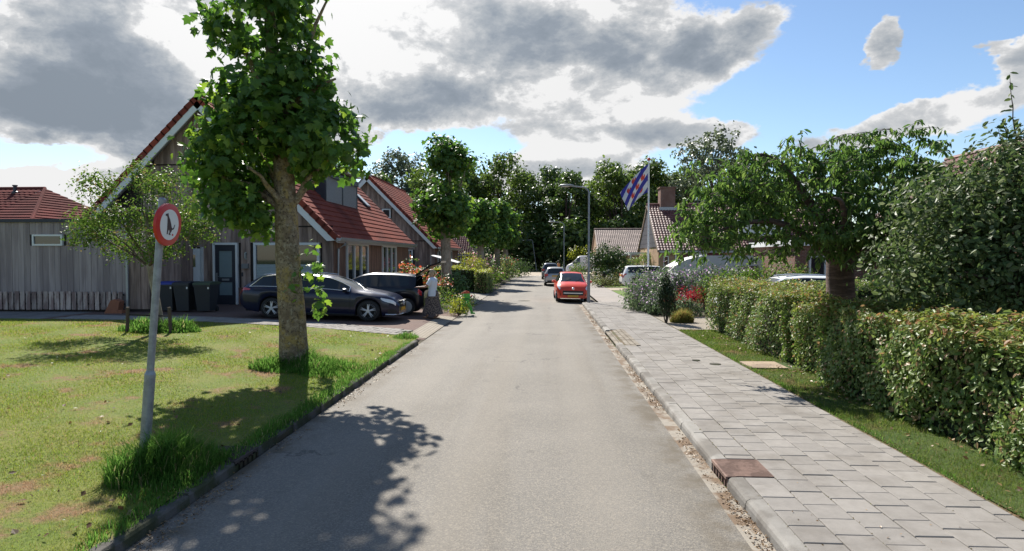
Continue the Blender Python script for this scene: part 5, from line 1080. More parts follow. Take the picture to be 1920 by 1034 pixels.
    def surf(s, xq, jq, sg, off=.006):
        i = np.interp(xq, s.x, np.arange(len(s.x))); i0 = int(min(i, len(s.x)-2)); f = i-i0; j0 = int(min(jq, 9)); g = jq-j0
        R_ = s.ring; a = (R_[i0, j0]*(1-f)+R_[i0+1, j0]*f)*(1-g)+(R_[i0, j0+1]*(1-f)+R_[i0+1, j0+1]*f)*g
        d = (R_[i0, j0+1]-R_[i0, j0])*(1-f)+(R_[i0+1, j0+1]-R_[i0+1, j0])*f; n = np.array([d[1], -d[0]]); n = n/max(1e-6, np.linalg.norm(n))
        return Vector((xq, sg*(a[0]+n[0]*off), a[1]+n[1]*off))
    def patch(s, name, x0, x1, j0, j1, mat, sides=(1, -1), off=.008, taper=(1, 1), parent=None, nx=6, nj=4, xshift=0.):
        for sg in sides:
            V = []
            for a in range(nx+1):
                f = a/nx; h = taper[0]+(taper[1]-taper[0])*f; jm = (j0+j1)/2
                for b in range(nj+1): q = jm+(j0-jm+(j1-j0)*b/nj)*h; p_ = s.surf(x0+(x1-x0)*f, q, sg, off); p_.x += xshift; V.append(p_)
            s.part(MB().add(V, [(a*(nj+1)+b, (a+1)*(nj+1)+b, (a+1)*(nj+1)+b+1, a*(nj+1)+b+1) for a in range(nx) for b in range(nj)]), name, mat, parent, sharp=60)
    def mirror(s, x, z, mat):
        for q in (1, -1):
            y = q*(np.interp(x, s.x, s.hw)+.10); s.part(MB().lathe([(.02, -.07), (.075, -.05), (.085, 0), (.07, .05), (.02, .07)], (x, y, z), 10, 'x', 1.25, .85).tube([(x+.03, y-q*.05, z-.04), (x+.08, y-q*.17, z-.06)], .025, 6), 'door_mirror', mat)
    def seam(s, xq, j0=.6, j1=6.0):
        for sg in (1, -1):
            P = [s.surf(xq, j0+(j1-j0)*k/8, sg, .001) for k in range(9)]; s.part(MB().tube(P, .006, 4, False), 'door_seam', interior)
    def handle(s, xq, j=4.6):
        for sg in (1, -1): s.part(MB().box(s.surf(xq, j, sg, .018), (.17, .03, .026)), 'door_handle', s.p['paint'], smooth=False)
    def fbox(s, name, mat, x, y0, y1, z0, z1, d=.03, parent=None): return s.part(MB().bb(x-d, x+d, y0, y1, z0, z1), name, mat, parent, smooth=False)
# -- navy estate, side on, nose to the right
estate = dict(L=4.7, axles=(-1.33, 1.51), rw=.335, Ra=.385, sill=.19, roof_w=.60, hw_max=.905, paint=navy, rim='spoke', cuts=[(-2.02, -1.38, -1.30, -.40, -.32, .93, .38, 1.18, -2.22, -1.9)],
    top=[(-2.35, .72), (-2.31, .98), (-2.20, 1.06), (-1.98, 1.24), (-1.75, 1.37), (-1.3, 1.44), (-.3, 1.46), (.3, 1.405), (.75, 1.21), (1.18, 1.0), (1.5, .955), (2.0, .86), (2.25, .72), (2.35, .50)], belt=[(-2.35, .70), (-2.25, .97), (-1.0, .955), (.9, .915), (1.6, .84), (2.2, .68), (2.35, .46)],
    hw=[(-2.35, .66), (-2.25, .80), (-1.9, .885), (-1.2, .905), (1.3, .905), (1.8, .87), (2.15, .76), (2.35, .50)], under=[(-2.35, .42), (-2.1, .26), (-1.7, .19), (2.0, .18), (2.35, .24)], ws=(.38, 1.18), side=[(-2.02, -1.38), (-1.30, -.40), (-.32, .93)], pillars=[(-1.38, -1.30), (-.40, -.32)], rw_zone=(-2.22, -1.9))
c = Car('estate_car', 'dark navy estate car parked side on in front of the timber house', estate, (-7.42, 20.85, .205), 0., R(1.45), 0., (1.13, 1, 1.02))
c.patch('tail_lamp', -2.33, -1.98, 3.9, 5.2, lamp_red, taper=(1, .35)); c.patch('headlamp', 1.86, 2.26, 3.5, 5.3, lamp_clear, taper=(.45, 1)); c.mirror(.86, .98, black_paint); c.seam(-.36); c.seam(.98, .6, 5.6); c.seam(-1.0, 2, 6); c.handle(-.62); c.handle(-1.5+.35)
for sg in (1, -1):
    P = [c.surf(x, 6.02, sg, .012) for x in np.linspace(-2.02, .95, 26)]+[c.surf(x, 7.05, sg, .012) for x in np.linspace(.93, -1.7, 26)]+[c.surf(-2.02, 6.02, sg, .012)]
    c.part(MB().tube(P, .012, 5, False), 'window_chrome', chrome); c.part(MB().tube([c.surf(x, 8.0, sg, .04) for x in np.linspace(-1.7, .2, 16)], .016, 6), 'roof_rail', chrome)
    c.part(MB().tube([c.surf(x, .25, sg, .012) for x in np.linspace(-.9, 1.1, 10)], .02, 5), 'sill_trim', plastic)
c.fbox('grille', plastic, 2.325, -.42, .42, .47, .66, .03); c.fbox('grille_bar', chrome, 2.352, -.40, .40, .555, .58, .012); c.part(MB().lathe([(.085, -.01), (.085, .02), (.07, .02), (.07, -.01)], (2.36, 0, .57), 16, 'x'), 'badge', chrome)
c.fbox('number_plate', plate_m, 2.345, -.26, .26, .33, .44, .02); c.patch('bumper_intake', 2.06, 2.28, .6, 2.0, plastic); c.part(MB().tube([(2.0, -.82, .235), (2.2, -.72, .225), (2.33, -.4, .22), (2.36, 0, .22), (2.33, .4, .22), (2.2, .72, .225), (2.0, .82, .235)], .02, 6), 'bumper_lip', chrome)
c.fbox('rear_number_plate', plate_m, -2.345, -.26, .26, .78, .89, .015)
# -- small dark hatchback, tailgate up
hatch = dict(L=3.54, axles=(-1.19, 1.23), rw=.30, Ra=.35, sill=.20, roof_w=.585, hw_max=.82, paint=black_paint, cuts=[(-1.28, -.32, -.24, .78, .30, 1.02, -1.6, -1.42)], open=-1.50,
    top=[(-1.77, .80), (-1.72, 1.0), (-1.55, 1.36), (-1.35, 1.43), (-.7, 1.475), (0, 1.48), (.35, 1.40), (.75, 1.18), (1.05, 1.0), (1.4, .90), (1.65, .76), (1.77, .5)], belt=[(-1.77, .76), (-1.5, .98), (-.8, .96), (.8, .90), (1.3, .82), (1.77, .46)],
    hw=[(-1.77, .68), (-1.6, .77), (-1.2, .815), (1.2, .815), (1.5, .76), (1.77, .5)], under=[(-1.77, .34), (-1.5, .22), (1.5, .2), (1.77, .26)], ws=(.30, 1.02), side=[(-1.28, -.32), (-.24, .78)], pillars=[(-.32, -.24)], rw_zone=(-1.7, -1.5))
c = Car('hatchback', 'small black hatchback with its tailgate raised beside the woman', hatch, (-6.35, 23.15, .165), math.pi, R(-1.0), 0., (1.12, 1, 1.03))
c.patch('tail_lamp', -1.70, -1.58, 3.4, 5.7, lamp_red, taper=(1, .8)); c.mirror(.72, .98, black_paint); c.seam(-.28, .6, 6); c.handle(-.12); c.patch('rub_strip', -.75, .75, 1.3, 1.9, plastic)
c.part(MB().bb(-1.68, -.6, -.6, .6, .62, .72).bb(-1.0, -.9, -.6, .6, .7, 1.25), 'boot_floor', interior, smooth=False)
c.fbox('rear_bumper', plastic, -1.74, -.55, .55, .42, .60, .04); c.fbox('number_plate', plate_m, -1.785, -.26, .26, .46, .57, .012)
tg = MB().add([(-1.46, -.60, 1.44), (-1.46, .60, 1.44), (-1.98, .64, 1.80), (-1.98, -.64, 1.80), (-2.30, .60, 1.93), (-2.30, -.60, 1.93), (-1.46, -.56, 1.38), (-1.46, .56, 1.38), (-1.96, .6, 1.73), (-1.96, -.6, 1.73), (-2.28, .56, 1.86), (-2.28, -.56, 1.86)], [(0, 1, 2, 3), (3, 2, 4, 5), (6, 9, 8, 7), (9, 11, 10, 8), (0, 3, 9, 6), (3, 5, 11, 9), (1, 7, 8, 2), (2, 8, 10, 4), (5, 4, 10, 11), (0, 6, 7, 1)])
t_ = c.part(tg, 'tailgate', black_paint, smooth=False); c.part(MB().add([(-1.52, -.5, 1.475), (-1.52, .5, 1.475), (-1.93, .55, 1.79), (-1.93, -.55, 1.79)], [(0, 1, 2, 3)]), 'rear_window', pmat('lit_tone_glass', (.25, .28, .30), .05, spec=1., coat=1.), t_, smooth=False)  # pale base colour paints in the light falling on the raised pane
for q in (1, -1): c.part(MB().tube([(-1.5, q*.56, 1.2), (-1.85, q*.58, 1.58)], .012, 5), 'gas_strut', plastic, t_)
# -- red city car facing us
city = dict(L=3.43, axles=(-1.25, 1.09), rw=.285, Ra=.33, sill=.19, roof_w=.56, hw_max=.815, paint=red_paint, cuts=[(-1.25, -.3, -.22, .72, .22, .98, -1.62, -1.4)],
    top=[(-1.71, .75), (-1.66, 1.0), (-1.5, 1.34), (-1.3, 1.42), (-.6, 1.465), (0, 1.46), (.22, 1.42), (.6, 1.22), (.98, 1.0), (1.3, .92), (1.52, .81), (1.66, .68), (1.715, .50)], belt=[(-1.71, .72), (-1.4, .96), (.8, .90), (1.3, .80), (1.6, .66), (1.715, .44)],
    hw=[(-1.71, .66), (-1.5, .77), (-1.1, .81), (1.1, .81), (1.4, .77), (1.6, .67), (1.715, .56)], under=[(-1.71, .32), (-1.4, .2), (1.4, .19), (1.715, .22)], ws=(.22, .98), side=[(-1.25, -.3), (-.22, .72)], pillars=[(-.3, -.22)], rw_zone=(-1.6, -1.45))
c = Car('city_car', 'small bright red car facing the camera, parked by the first lamp post', city, (1.36, 32.1, .02), R(-90)+R(1.5), 0, R(-1.2))
c.patch('headlamp', 1.20, 1.60, 4.6, 6.9, lamp_clear, taper=(.5, 1.0), off=.012); c.mirror(.72, 1.0, red_paint)
c.fbox('grille_mouth', plastic, 1.70, -.50, .50, .37, .58, .04); c.fbox('grille_bar', chrome, 1.752, -.46, .46, .445, .495, .012); c.fbox('number_plate', plate_m, 1.75, -.26, .26, .275, .375, .012)
c.part(MB().lathe([(.07, -.01), (.06, .02), (.03, .03)], (1.69, 0, .68), 12, 'x'), 'badge', chrome)
for q in (1, -1): c.fbox('fog_lamp', plastic, 1.66, q*.56-.06, q*.56+.06, .33, .44, .035)
for q in (.15, -.35): c.part(MB().tube([(.98, q, 1.02), (.78, q+.3, 1.13)], .008, 4), 'wiper', plastic)
c.part(MB().tube([(-.2, 0, 1.46), (-.35, 0, 1.62)], .006, 4), 'aerial', plastic)
# -- silver estate seen from behind
rearcar = dict(L=4.25, axles=(-1.25, 1.2), rw=.30, Ra=.345, sill=.22, roof_w=.58, hw_max=.865, paint=silver, cuts=[(-1.75, -1.2, -1.1, -.3, -.22, .8, .3, 1.1, -2.0, -1.78)],
    top=[(-2.12, .62), (-2.10, .95), (-2.04, 1.05), (-1.88, 1.38), (-1.7, 1.44), (-.5, 1.47), (.25, 1.42), (1.1, 1.0), (1.8, .86), (2.05, .7), (2.12, .5)], belt=[(-2.12, .58), (-2.0, .97), (.9, .92), (1.7, .78), (2.12, .46)], hw=[(-2.12, .74), (-2.0, .82), (-1.6, .86), (1.5, .86), (1.9, .75), (2.12, .5)],
    under=[(-2.12, .36), (-1.9, .24), (1.9, .2)], ws=(.3, 1.1), side=[(-1.75, -1.2), (-1.1, -.3), (-.22, .8)], pillars=[(-1.2, -1.1), (-.3, -.22)], rw_zone=(-2.03, -1.82))
def rear_kit(c, L, zpl=.74):
    c.patch('tail_lamp', -L+.02, -L+.26, 3.9, 5.6, lamp_red, taper=(1, .5)); c.fbox('number_plate', plate_m, -L-.005, -.26, .26, zpl, zpl+.11, .014); c.fbox('rear_bumper', plastic, -L+.0, -.6, .6, .36, .46, .03)
    for q in (1, -1): c.fbox('rear_lamp', lamp_red, -L+.005, q*.66-.1, q*.66+.1, .78, .95, .03)
c = Car('silver_car', 'silver estate car seen from behind, parked just beyond the red car', rearcar, (.86, 49.4, .0), R(90), 0, 0); rear_kit(c, 2.12); c.mirror(.8, 1.0, silver)
suv = dict(rearcar, paint=grey_paint, L=4.25); c = Car('grey_car', 'grey car seen from behind, furthest of the cars along the kerb', suv, (.62, 62.6, .0), R(90), 0, 0, (1, 1.0, 1.12)); rear_kit(c, 2.12)
# -- white crossover in the far drive, rear to the left
cross = dict(rearcar, paint=white_paint, rim='spoke', rw=.345, Ra=.40, sill=.26, hw_max=.9, L=4.25, hw=[(-2.12, .76), (-1.95, .86), (-1.6, .9), (1.5, .9), (1.9, .8), (2.12, .55)])
c = Car('white_crossover', 'white crossover with red tail lamp parked half behind the garden shrubs', cross, (7.35, 42.0, .1), 0., 0, 0, (1.05, 1, 1.08)); rear_kit(c, 2.12, .8); c.patch('wheel_arch', -1.62, -.88, .0, .5, plastic); c.seam(-.26)
# -- silver car in the brick drive, mostly behind the hedge, nose to the road
c = Car('silver_estate', 'pale silver estate in the brick drive, nose and roof showing round the tall hedge', dict(estate, paint=white_paint), (7.75, 20.4, .105), math.pi, 0, 0, (1.0, 1, 1.08))
c.patch('headlamp', 1.9, 2.26, 3.5, 5.3, lamp_clear, taper=(.45, 1)); c.fbox('grille', plastic, 2.33, -.5, .5, .48, .64, .03); c.fbox('number_plate', plate_m, 2.365, -.26, .26, .36, .47, .012); c.fbox('lower_intake', plastic, 2.30, -.5, .5, .22, .33, .05)
for sg in (1, -1): c.part(MB().tube([c.surf(x, 8.0, sg, .045) for x in np.linspace(-1.7, .2, 16)], .018, 6), 'roof_rail', chrome)
# -- dark car far right behind the round tree
c = Car('dark_car', 'dark car in shade behind the round dark tree', dict(rearcar, paint=black_paint), (7.6, 60, .1), math.pi, 0, 0)
# -- white van
van = dict(L=5.6, axles=(-1.6, 1.75), rw=.34, Ra=.40, sill=.35, roof_w=.86, hw_max=1.0, paint=white_paint, cuts=[(1.05, 1.95, 1.2, 2.0)], top=[(-2.8, 2.2), (-2.7, 2.3), (.9, 2.32), (1.3, 2.2), (1.98, 1.42), (2.5, 1.18), (2.75, .95), (2.8, .6)], belt=[(-2.8, 1.3), (1.9, 1.22), (2.4, 1.0), (2.8, .55)],
    hw=[(-2.8, .95), (-2.6, 1.0), (2.0, 1.0), (2.5, .92), (2.8, .7)], ws=(1.3, 2.0), side=[(1.05, 1.92)], pillars=[], rw_zone=(-2.81, -2.805))
c = Car('white_van', 'white panel van parked across the end of the road on the right', van, (5.6, 80, .05), math.pi, 0, 0, cat='van'); c.patch('headlamp', 2.35, 2.68, 3.6, 5.2, lamp_clear); c.patch('side_rub_strip', -2.5, 1.3, .8, 1.5, plastic); c.mirror(1.9, 1.5, plastic); c.seam(1.0, .5, 7); c.seam(-.4, .5, 7)
# -- caravan behind the garden
cv = thing('caravan', 'white touring caravan with curved front behind the flower garden', 'caravan', (8.3, 32.6, .02)); cv.scale = (1, 1, .95)
cw = pmat('caravan_white', (.50, .50, .48), .6, .05, 2)
prof = [(-2.45, .45), (-2.5, .95), (-2.25, 1.4), (-1.8, 1.85), (-1.2, 2.2), (-.4, 2.42), (2.1, 2.42), (2.45, 2.3), (2.55, 1.9), (2.55, .45)]
body = MB().prism(prof, 'y', -1.08, 1.08).build('body', cw, cv)
MB().prism([(-2.235, 1.44), (-1.85, 1.82), (-1.80, 1.80), (-2.2, 1.40)], 'y', -.9, .9).build('front_window', car_glass, body)
for a, b in ((1.35, 2.3),): w = MB().bb(a, b, -1.10, -1.082, 1.25, 1.85).build('window', pmat('tinted_acrylic', (.12, .09, .09), .15, spec=.8), cv); MB().bb(a-.03, b+.03, -1.094, -1.078, 1.22, 1.88).build('window_seal', plastic, w)
MB().bb(.35, .9, -1.095, -1.082, .55, 2.1).build('door', cw, cv); MB().bb(-2.45, 2.52, -1.095, -1.083, .95, 1.0).build('trim_strip', zinc, cv)
for q in (-1, 1): MB().lathe([(.2, -.09), (.31, -.08), (.32, 0), (.31, .08), (.2, .09)], (.3, q*.98, .32), 18, 'y').build('wheel', rubber, cv)
MB().tube([(-2.45, 0, .45), (-3.5, 0, .45), (-3.5, 0, 0)], .05, 6).build('tow_bar', zinc, cv)
MB().bb(-.6, 0, -.3, .3, 2.42, 2.52).build('roof_vent', cw, body)
# ---------------------------------------------------------------- street furniture
galv = pmat('galvanised_steel', (.30, .315, .33), .5, .22, 9, (.24, .25, .265), 14, .1, 40, metal=.45)
def lamp(label, x, y, h, arm, z0, lean=0.):
    t = thing('street_lamp', label, 'street lamp', (x, y, z0), group='grey street lamps along the road'); t.rotation_euler = (0, lean, 0)
    MB().tube([(0, 0, 0), (0, 0, 1.25)], [.075, .072], 12).tube([(0, 0, 1.22), (0, 0, 1.30)], [.072, .05], 12).build('base', galv, t, smooth=True)
    pts = [(0, 0, 1.25), (0, 0, h-.35)]+[(-.3+.3*math.cos(a), 0, h-.32+.3*math.sin(a)) for a in np.linspace(.2, 1.45, 6)]+[(-arm*.75, 0, h+.05)]
    MB().tube(pts, [.05, .042]+[.036]*6+[.03], 10).build('pole', galv, t, smooth=True, sharp=60)
    hd = MB().lathe([(.02, -.34), (.09, -.3), (.115, -.05), (.10, .18), (.05, .30), (.03, .34)], (-arm*.85, 0, h+.07), 12, 'x', 1.0, .55).build('lamp_head', galv, t, smooth=True, sharp=60)
    MB().lathe([(.02, -.26), (.085, -.2), (.095, .0), (.06, .14)], (-arm*.87, 0, h+.035), 12, 'x', 1.0, .5).build('lens', pmat('lamp_lens', (.5, .5, .48), .2), hd, smooth=True)
lamp('nearest grey street lamp, standing beside the red car', 2.09, 29.35, 5.42, 1.2, .1)
lamp('second street lamp, rising behind the silver car', 1.95, 61.2, 5.5, 1.4, .1)
lamp('leaning street lamp far off at the end of the road', -1.15, 99, 5.0, 1.5, .0, R(-8))
# round sign on its pole
sg = thing('prohibition_sign', 'leaning grey pole with round red ringed sign showing a squatting dog', 'road sign', (-4.14, 6.2, .12)); sg.rotation_euler = (0, R(5.2), 0)
MB().tube([(0, 0, -.05), (0, 0, .95)], .052, 14).tube([(0, 0, .95), (0, 0, .99)], [.052, .036], 14).tube([(0, 0, .98), (0, 0, 2.74)], .036, 14).lathe([(.038, 2.71), (.038, 2.75), (.02, 2.77)], n=12).build('pole', galv, sg, smooth=True)
red_sign = pmat('sign_red', (.52, .025, .02), .4, .08, 4); white_sign = pmat('sign_white', (.72, .71, .68), .45, .06, 4); black_sign = pmat('sign_black', (.035, .012, .018), .5)
yawd = R(0)
dc = (.078, 0, 2.50); n = 40
disc = MB().lathe([(.208, -.014), (.216, -.02), (.216, .010), (.208, .014)], dc, n, 'x').build('disc', red_sign, sg, smooth=True)
MB().lathe([(.156, .0), (.156, .0165)], dc, n, 'x').build('white_field', white_sign, disc)
dog = [(-.075, .125), (-.062, .137), (-.040, .140), (-.030, .148), (-.024, .134), (-.018, .110), (.0, .085), (.022, .045), (.040, .0), (.052, -.035), (.070, -.045), (.090, -.03), (.102, .005), (.108, .003), (.098, -.04), (.078, -.06), (.058, -.062), (.05, -.085), (.035, -.1), (.03, -.118), (.045, -.128), (.008, -.128), (.006, -.112), (.018, -.095), (.012, -.07), (-.002, -.06), (-.012, -.1), (-.012, -.12), (-.036, -.12), (-.03, -.112), (-.028, -.06), (-.030, -.01), (-.032, .04), (-.034, .085), (-.045, .108), (-.068, .110)]
MB().prism([(a*.92-.012, b*.80+dc[2]) for a, b in dog], 'x', dc[0]+.017, dc[0]+.0195).build('dog_symbol', black_sign, disc)
MB().lathe([(.011, .017), (.011, .0195)], (dc[0], .06, dc[2]-.10), 10, 'x').build('droppings_symbol', red_sign, disc)
MB().bb(-.042, .065, -.05, .05, 2.60, 2.64).bb(-.042, .065, -.05, .05, 2.36, 2.40).build('clamp', galv, sg)
# flagpole with flag
fp = thing('flagpole', 'tall white flagpole with a red ball on top in the right garden', 'flagpole', (7.2, 43.6, .1))
MB().tube([(0, 0, 0), (0, 0, 8.75)], [.075, .05], 12).build('pole', pmat('flagpole_white', (.66, .67, .68), .4), fp, smooth=True)
MB().lathe([(.03, -.12), (.10, -.07), (.125, 0), (.10, .07), (.03, .12)], (0, 0, 8.86), 12).build('ball', pmat('ball_red', (.5, .07, .05), .5), fp, smooth=True)
NU, NV = 150, 100; U, Wd = 2.7, 1.85
V = []; MI = []
for i in range(NU+1):
    u = i/NU
    for j in range(NV+1):
        v = j/NV                                    # v=1 top, hoist at u=0; the fly hangs down and gathers
        drop = 2.2*u**1.15+.25*u*(1-v); x = -.06-1.75*u*(.70+.30*v)-.10*math.sin(3*u)*(1-v)
        zz = 8.05-(1-v)*Wd*(1-.32*u)-drop*(.75+.1*v)
        yy = .22*math.sin(5.2*v+3.4*u)*(.15+u)+.10*math.sin(9*u-4*v)*u
        V.append((x, yy, zz))
def lily(u, v):
    for k, (cu, cv) in enumerate(LIL):
        a, b = (u-cu)*U, (v-cv)*Wd; ca, sa = math.cos(.6), math.sin(.6); a, b = a*ca+b*sa, -a*sa+b*ca; s_ = .20; a /= s_; b /= s_
        if a*a+b*b < 1.35 and (a*a+b*b-.75)**3-a*a*b*b*b*1.2 < 0.12 and not (b > .35 and abs(a) < .28*(b)): return True
    return False
LIL = [(.20, .66), (.42, .50), (.64, .34), (.28, .25), (.12, .95), (.52, .86), (.74, .70)]
F = []
for i in range(NU):
    for j in range(NV):
        a = i*(NV+1)+j; F.append((a, a+NV+1, a+NV+2, a+1)); u, v = (i+.5)/NU, (j+.5)/NV
        d = (v+ .73*u-.80)*4.0; band = math.floor(d+.5) % 2
        MI.append(2 if (band == 0 and lily(u, v)) else (1 if band else 0))
fme = np_mesh('flag', np.array(V), F, [pmat('flag_white', (.62, .62, .62), .8, trans=0), pmat('flag_blue', (.035, .035, .26), .8), pmat('flag_red', (.56, .06, .035), .8)], MI, True)
fl = link('flag', fme, None, (7.2, 43.6, .25)); fl.scale = (1.08, 1, 1.04); tag(fl, 'blue and white diagonally striped flag with red leaf hearts blowing from the flagpole', 'flag')
# storm drains
rust = pmat('rusty_iron', (.27, .175, .135), .85, .3, 20, (.17, .105, .08), 6, .5, 80); dr_dark = pmat('drain_dark', (.012, .011, .01), 1.)
def drain(label, x0, y0, flip, mt):
    t = thing('storm_drain', label, 'storm drain', (x0, y0, 0), group='iron kerb drains'); s = flip
    b = MB().bb(s*.10, s*.50, .0, .53, -.02, .104)
    for k in range(6): b.bb(s*.02, s*.10, .0+.1*k, .03+.1*k, -.02, .10)
    b.bb(s*.0, s*.1, 0, .53, .085, .113); b.build('housing', mt, t)
    MB().bb(s*.06, s*.098, .03, .5, -.02, .09).build('inlet', dr_dark, t)
    m = MB()
    for k in range(22): m.bb(s*.02, s*.49, .012+.0235*k, .025+.0235*k, .104, .117)
    m.build('ribs', mt, t, kind='stuff')
drain('rusty iron kerb drain let into the right pavement', 1.79, 6.18, 1, rust)
drain('dark iron kerb drain in the left kerb by the grass tuft', -3.25, 6.37, -1, pmat('old_iron', (.07, .05, .045), .9, .3, 20))
# wheelie bins
bin_m = pmat('bin_grey', (.022, .024, .028), .6, .1, 8)
def wheelie(label, x, y, lidm, z):
    t = thing('wheelie_bin', label, 'bin', (x, y, z), R(random.uniform(-4, 4)), group='wheelie bins standing in a row by the front door')
    b = MB(); lo, hi = (.22, .25), (.29, .36)
    vs = [(-lo[0], -lo[1], .06), (lo[0], -lo[1], .06), (lo[0], lo[1], .06), (-lo[0], lo[1], .06), (-hi[0], -hi[1], .98), (hi[0], -hi[1], .98), (hi[0], hi[1], .98), (-hi[0], hi[1], .98)]
    b.add(vs, [(3, 2, 1, 0), (4, 5, 6, 7)]+[(i, (i+1) % 4, 4+(i+1) % 4, 4+i) for i in range(4)]); b.bb(-.3, .3, -.375, .375, .93, .99); b.build('bin_body', bin_m, t)
    l = MB().prism([(-.39, .99), (.42, .99), (.44, 1.03), (.3, 1.09), (-.2, 1.09), (-.38, 1.04)], 'x', -.31, .31); l.build('lid', lidm, t)
    MB().tube([(-.24, .44, 1.0), (.24, .44, 1.0)], .017, 6).build('handle', bin_m, t)
    for q in (-.22, .22): MB().lathe([(.06, -.03), (.1, -.028), (.1, .028), (.06, .03)], (q, .3, .1), 12, 'x').build('wheel', rubber, t)
    MB().bb(.2, .25, -.352, -.343, .84, .92).build('sticker', white_sign, t)
wheelie('blue lidded wheelie bin nearest the young tree', -13.42, 21.75, pmat('lid_blue', (.015, .035, .26), .5), .29)
wheelie('middle wheelie bin with dark lid between the blue and green lidded ones', -12.78, 21.7, bin_m, .29)
wheelie('wheelie bin with dark green lid, closest to the front door', -12.02, 21.65, pmat('lid_green', (.035, .06, .03), .55), .29)
# flower pots at the door, terracotta block by the shed
terr = pmat('terracotta', (.28, .11, .06), .9, .3, 8)
for i, (x, lab) in enumerate(((-11.6, 'dark flower pot with white blossoms right beside the blue front door'), (-10.95, 'flower pot half hidden by the rear of the navy estate car'))):
    t = thing('flower_pot', lab, 'flower pot', (x, 24.55, .29), group='flower pots at the front door')
    MB().lathe([(.16, 0), (.2, .3), (.23, .32), (.22, .38), (.19, .36)], n=14).build('pot', pmat('dark_pot', (.025, .022, .03), .6), t, smooth=True)
    P, N, _ = crown_points([(0, 0, .5, .26, .24, .16, 1)], 30, 10, .06); leaves('plant', P, N, RNG.uniform(.04, .08, len(P)), OVAL, lf_young, t, 'stuff'); q = P[::5]+N[::5]*.04; leaves('blossoms', q, RNG.normal(size=q.shape)+[0, -1, .5], np.full(len(q), .05), DIAM, white_fl, t, 'stuff')
tb = thing('terracotta_ridge_tile', 'upended terracotta ridge tile leaning at the foot of the grey shed', 'roof tile', (-14.95, 20.95, .3))
MB().prism([(-.28, 0), (.2, 0), (.28, .42), (.1, .5), (-.05, .44)], 'y', -.12, -.06).prism([(-.05, .0), (.2, 0), (.28, .42), (.1, .5)], 'y', -.06, .14).build('shell', terr, tb); MB().bb(.2, .36, -.12, .12, 0, .12).build('foot', terr, tb)
sh_c = thing('shade_cloth', 'white shade cloth stretched low beside the pantiled house', 'shade sail', (-7.4, 46, 2.0))
MB().add([(-1.0, 0, .35), (.1, -.3, .05), (1.0, 0, -.2), (1.0, 1.5, -.15), (.1, 1.6, .15), (-1.0, 1.5, .4), (-1.0, 0, .32), (.1, -.3, .02), (1.0, 0, -.23), (1.0, 1.5, -.18), (.1, 1.6, .12), (-1.0, 1.5, .37)], [(0, 1, 4, 5), (1, 2, 3, 4), (6, 11, 10, 7), (7, 10, 9, 8), (0, 6, 7, 1), (1, 7, 8, 2)]).build('cloth', white_sign, sh_c)
for q in (-1.0, 1.0): MB().tube([(q, 0, .33 if q < 0 else -.2), (q, 0, -2)], .03, 6).build('post', galv, sh_c)
mh = MB().lathe([(.30, 0), (.30, .006), (.27, .0065)], (-1.0, 31.5, .026), 24).build('manhole_cover', dark_concrete); tag(mh, 'round iron manhole cover in the road abreast of the red car', 'manhole cover')
for i, (x, y, lab) in enumerate(((3.42, 12.6, 'small dark iron valve cover in the pavement nearest the stepping slab'), (3.15, 13.05, 'smaller round valve cover further from the stepping slab'))):
    o = MB().lathe([(.11-.03*i, 0), (.11-.03*i, .012), (.08, .013)], (0, 0, 0), 16).build('valve_cover', dark_concrete); o.location = (x, y, .124); tag(o, lab, 'valve cover', 'valve covers in the pavement')
# ---------------------------------------------------------------- people and animals
skin_m = pmat('skin', (.42, .23, .16), .55); hair_m = pmat('grey_blond_hair', (.33, .25, .16), .7, .3, 40); shirt_m = pmat('white_blouse', (.62, .65, .70), .8, .06, 10); sandal_m = pmat('tan_sandal', (.25, .12, .07), .7)
skirt_m = pmat('patterned_skirt', (.20, .15, .12), .85, .2, 30, (.035, .026, .025), 26, thr=(.46, .54), detail=2)
def skinned(name, joints, edges, mat, parent, sub=2):
    me = bpy.data.meshes.new(name); me.from_pydata([j[0] for j in joints], edges, []); me.materials.append(mat); o = link(name, me, parent); me.skin_vertices or me.attributes
    if not me.skin_vertices:
        bpy.context.view_layer.objects.active = o
    m = o.modifiers.new('Skin', 'SKIN'); m.use_smooth_shade = True
    if not me.skin_vertices:
        import bmesh
        bm = bmesh.new(); bm.from_mesh(me); bm.verts.layers.skin.verify(); bm.to_mesh(me); bm.free()
    for v, j in zip(me.skin_vertices[0].data, joints): v.radius = (j[1], j[1] if len(j) < 3 else j[2])
    me.skin_vertices[0].data[0].use_root = True
    s_ = o.modifiers.new('Subdivision', 'SUBSURF'); s_.levels = s_.render_levels = sub; return o
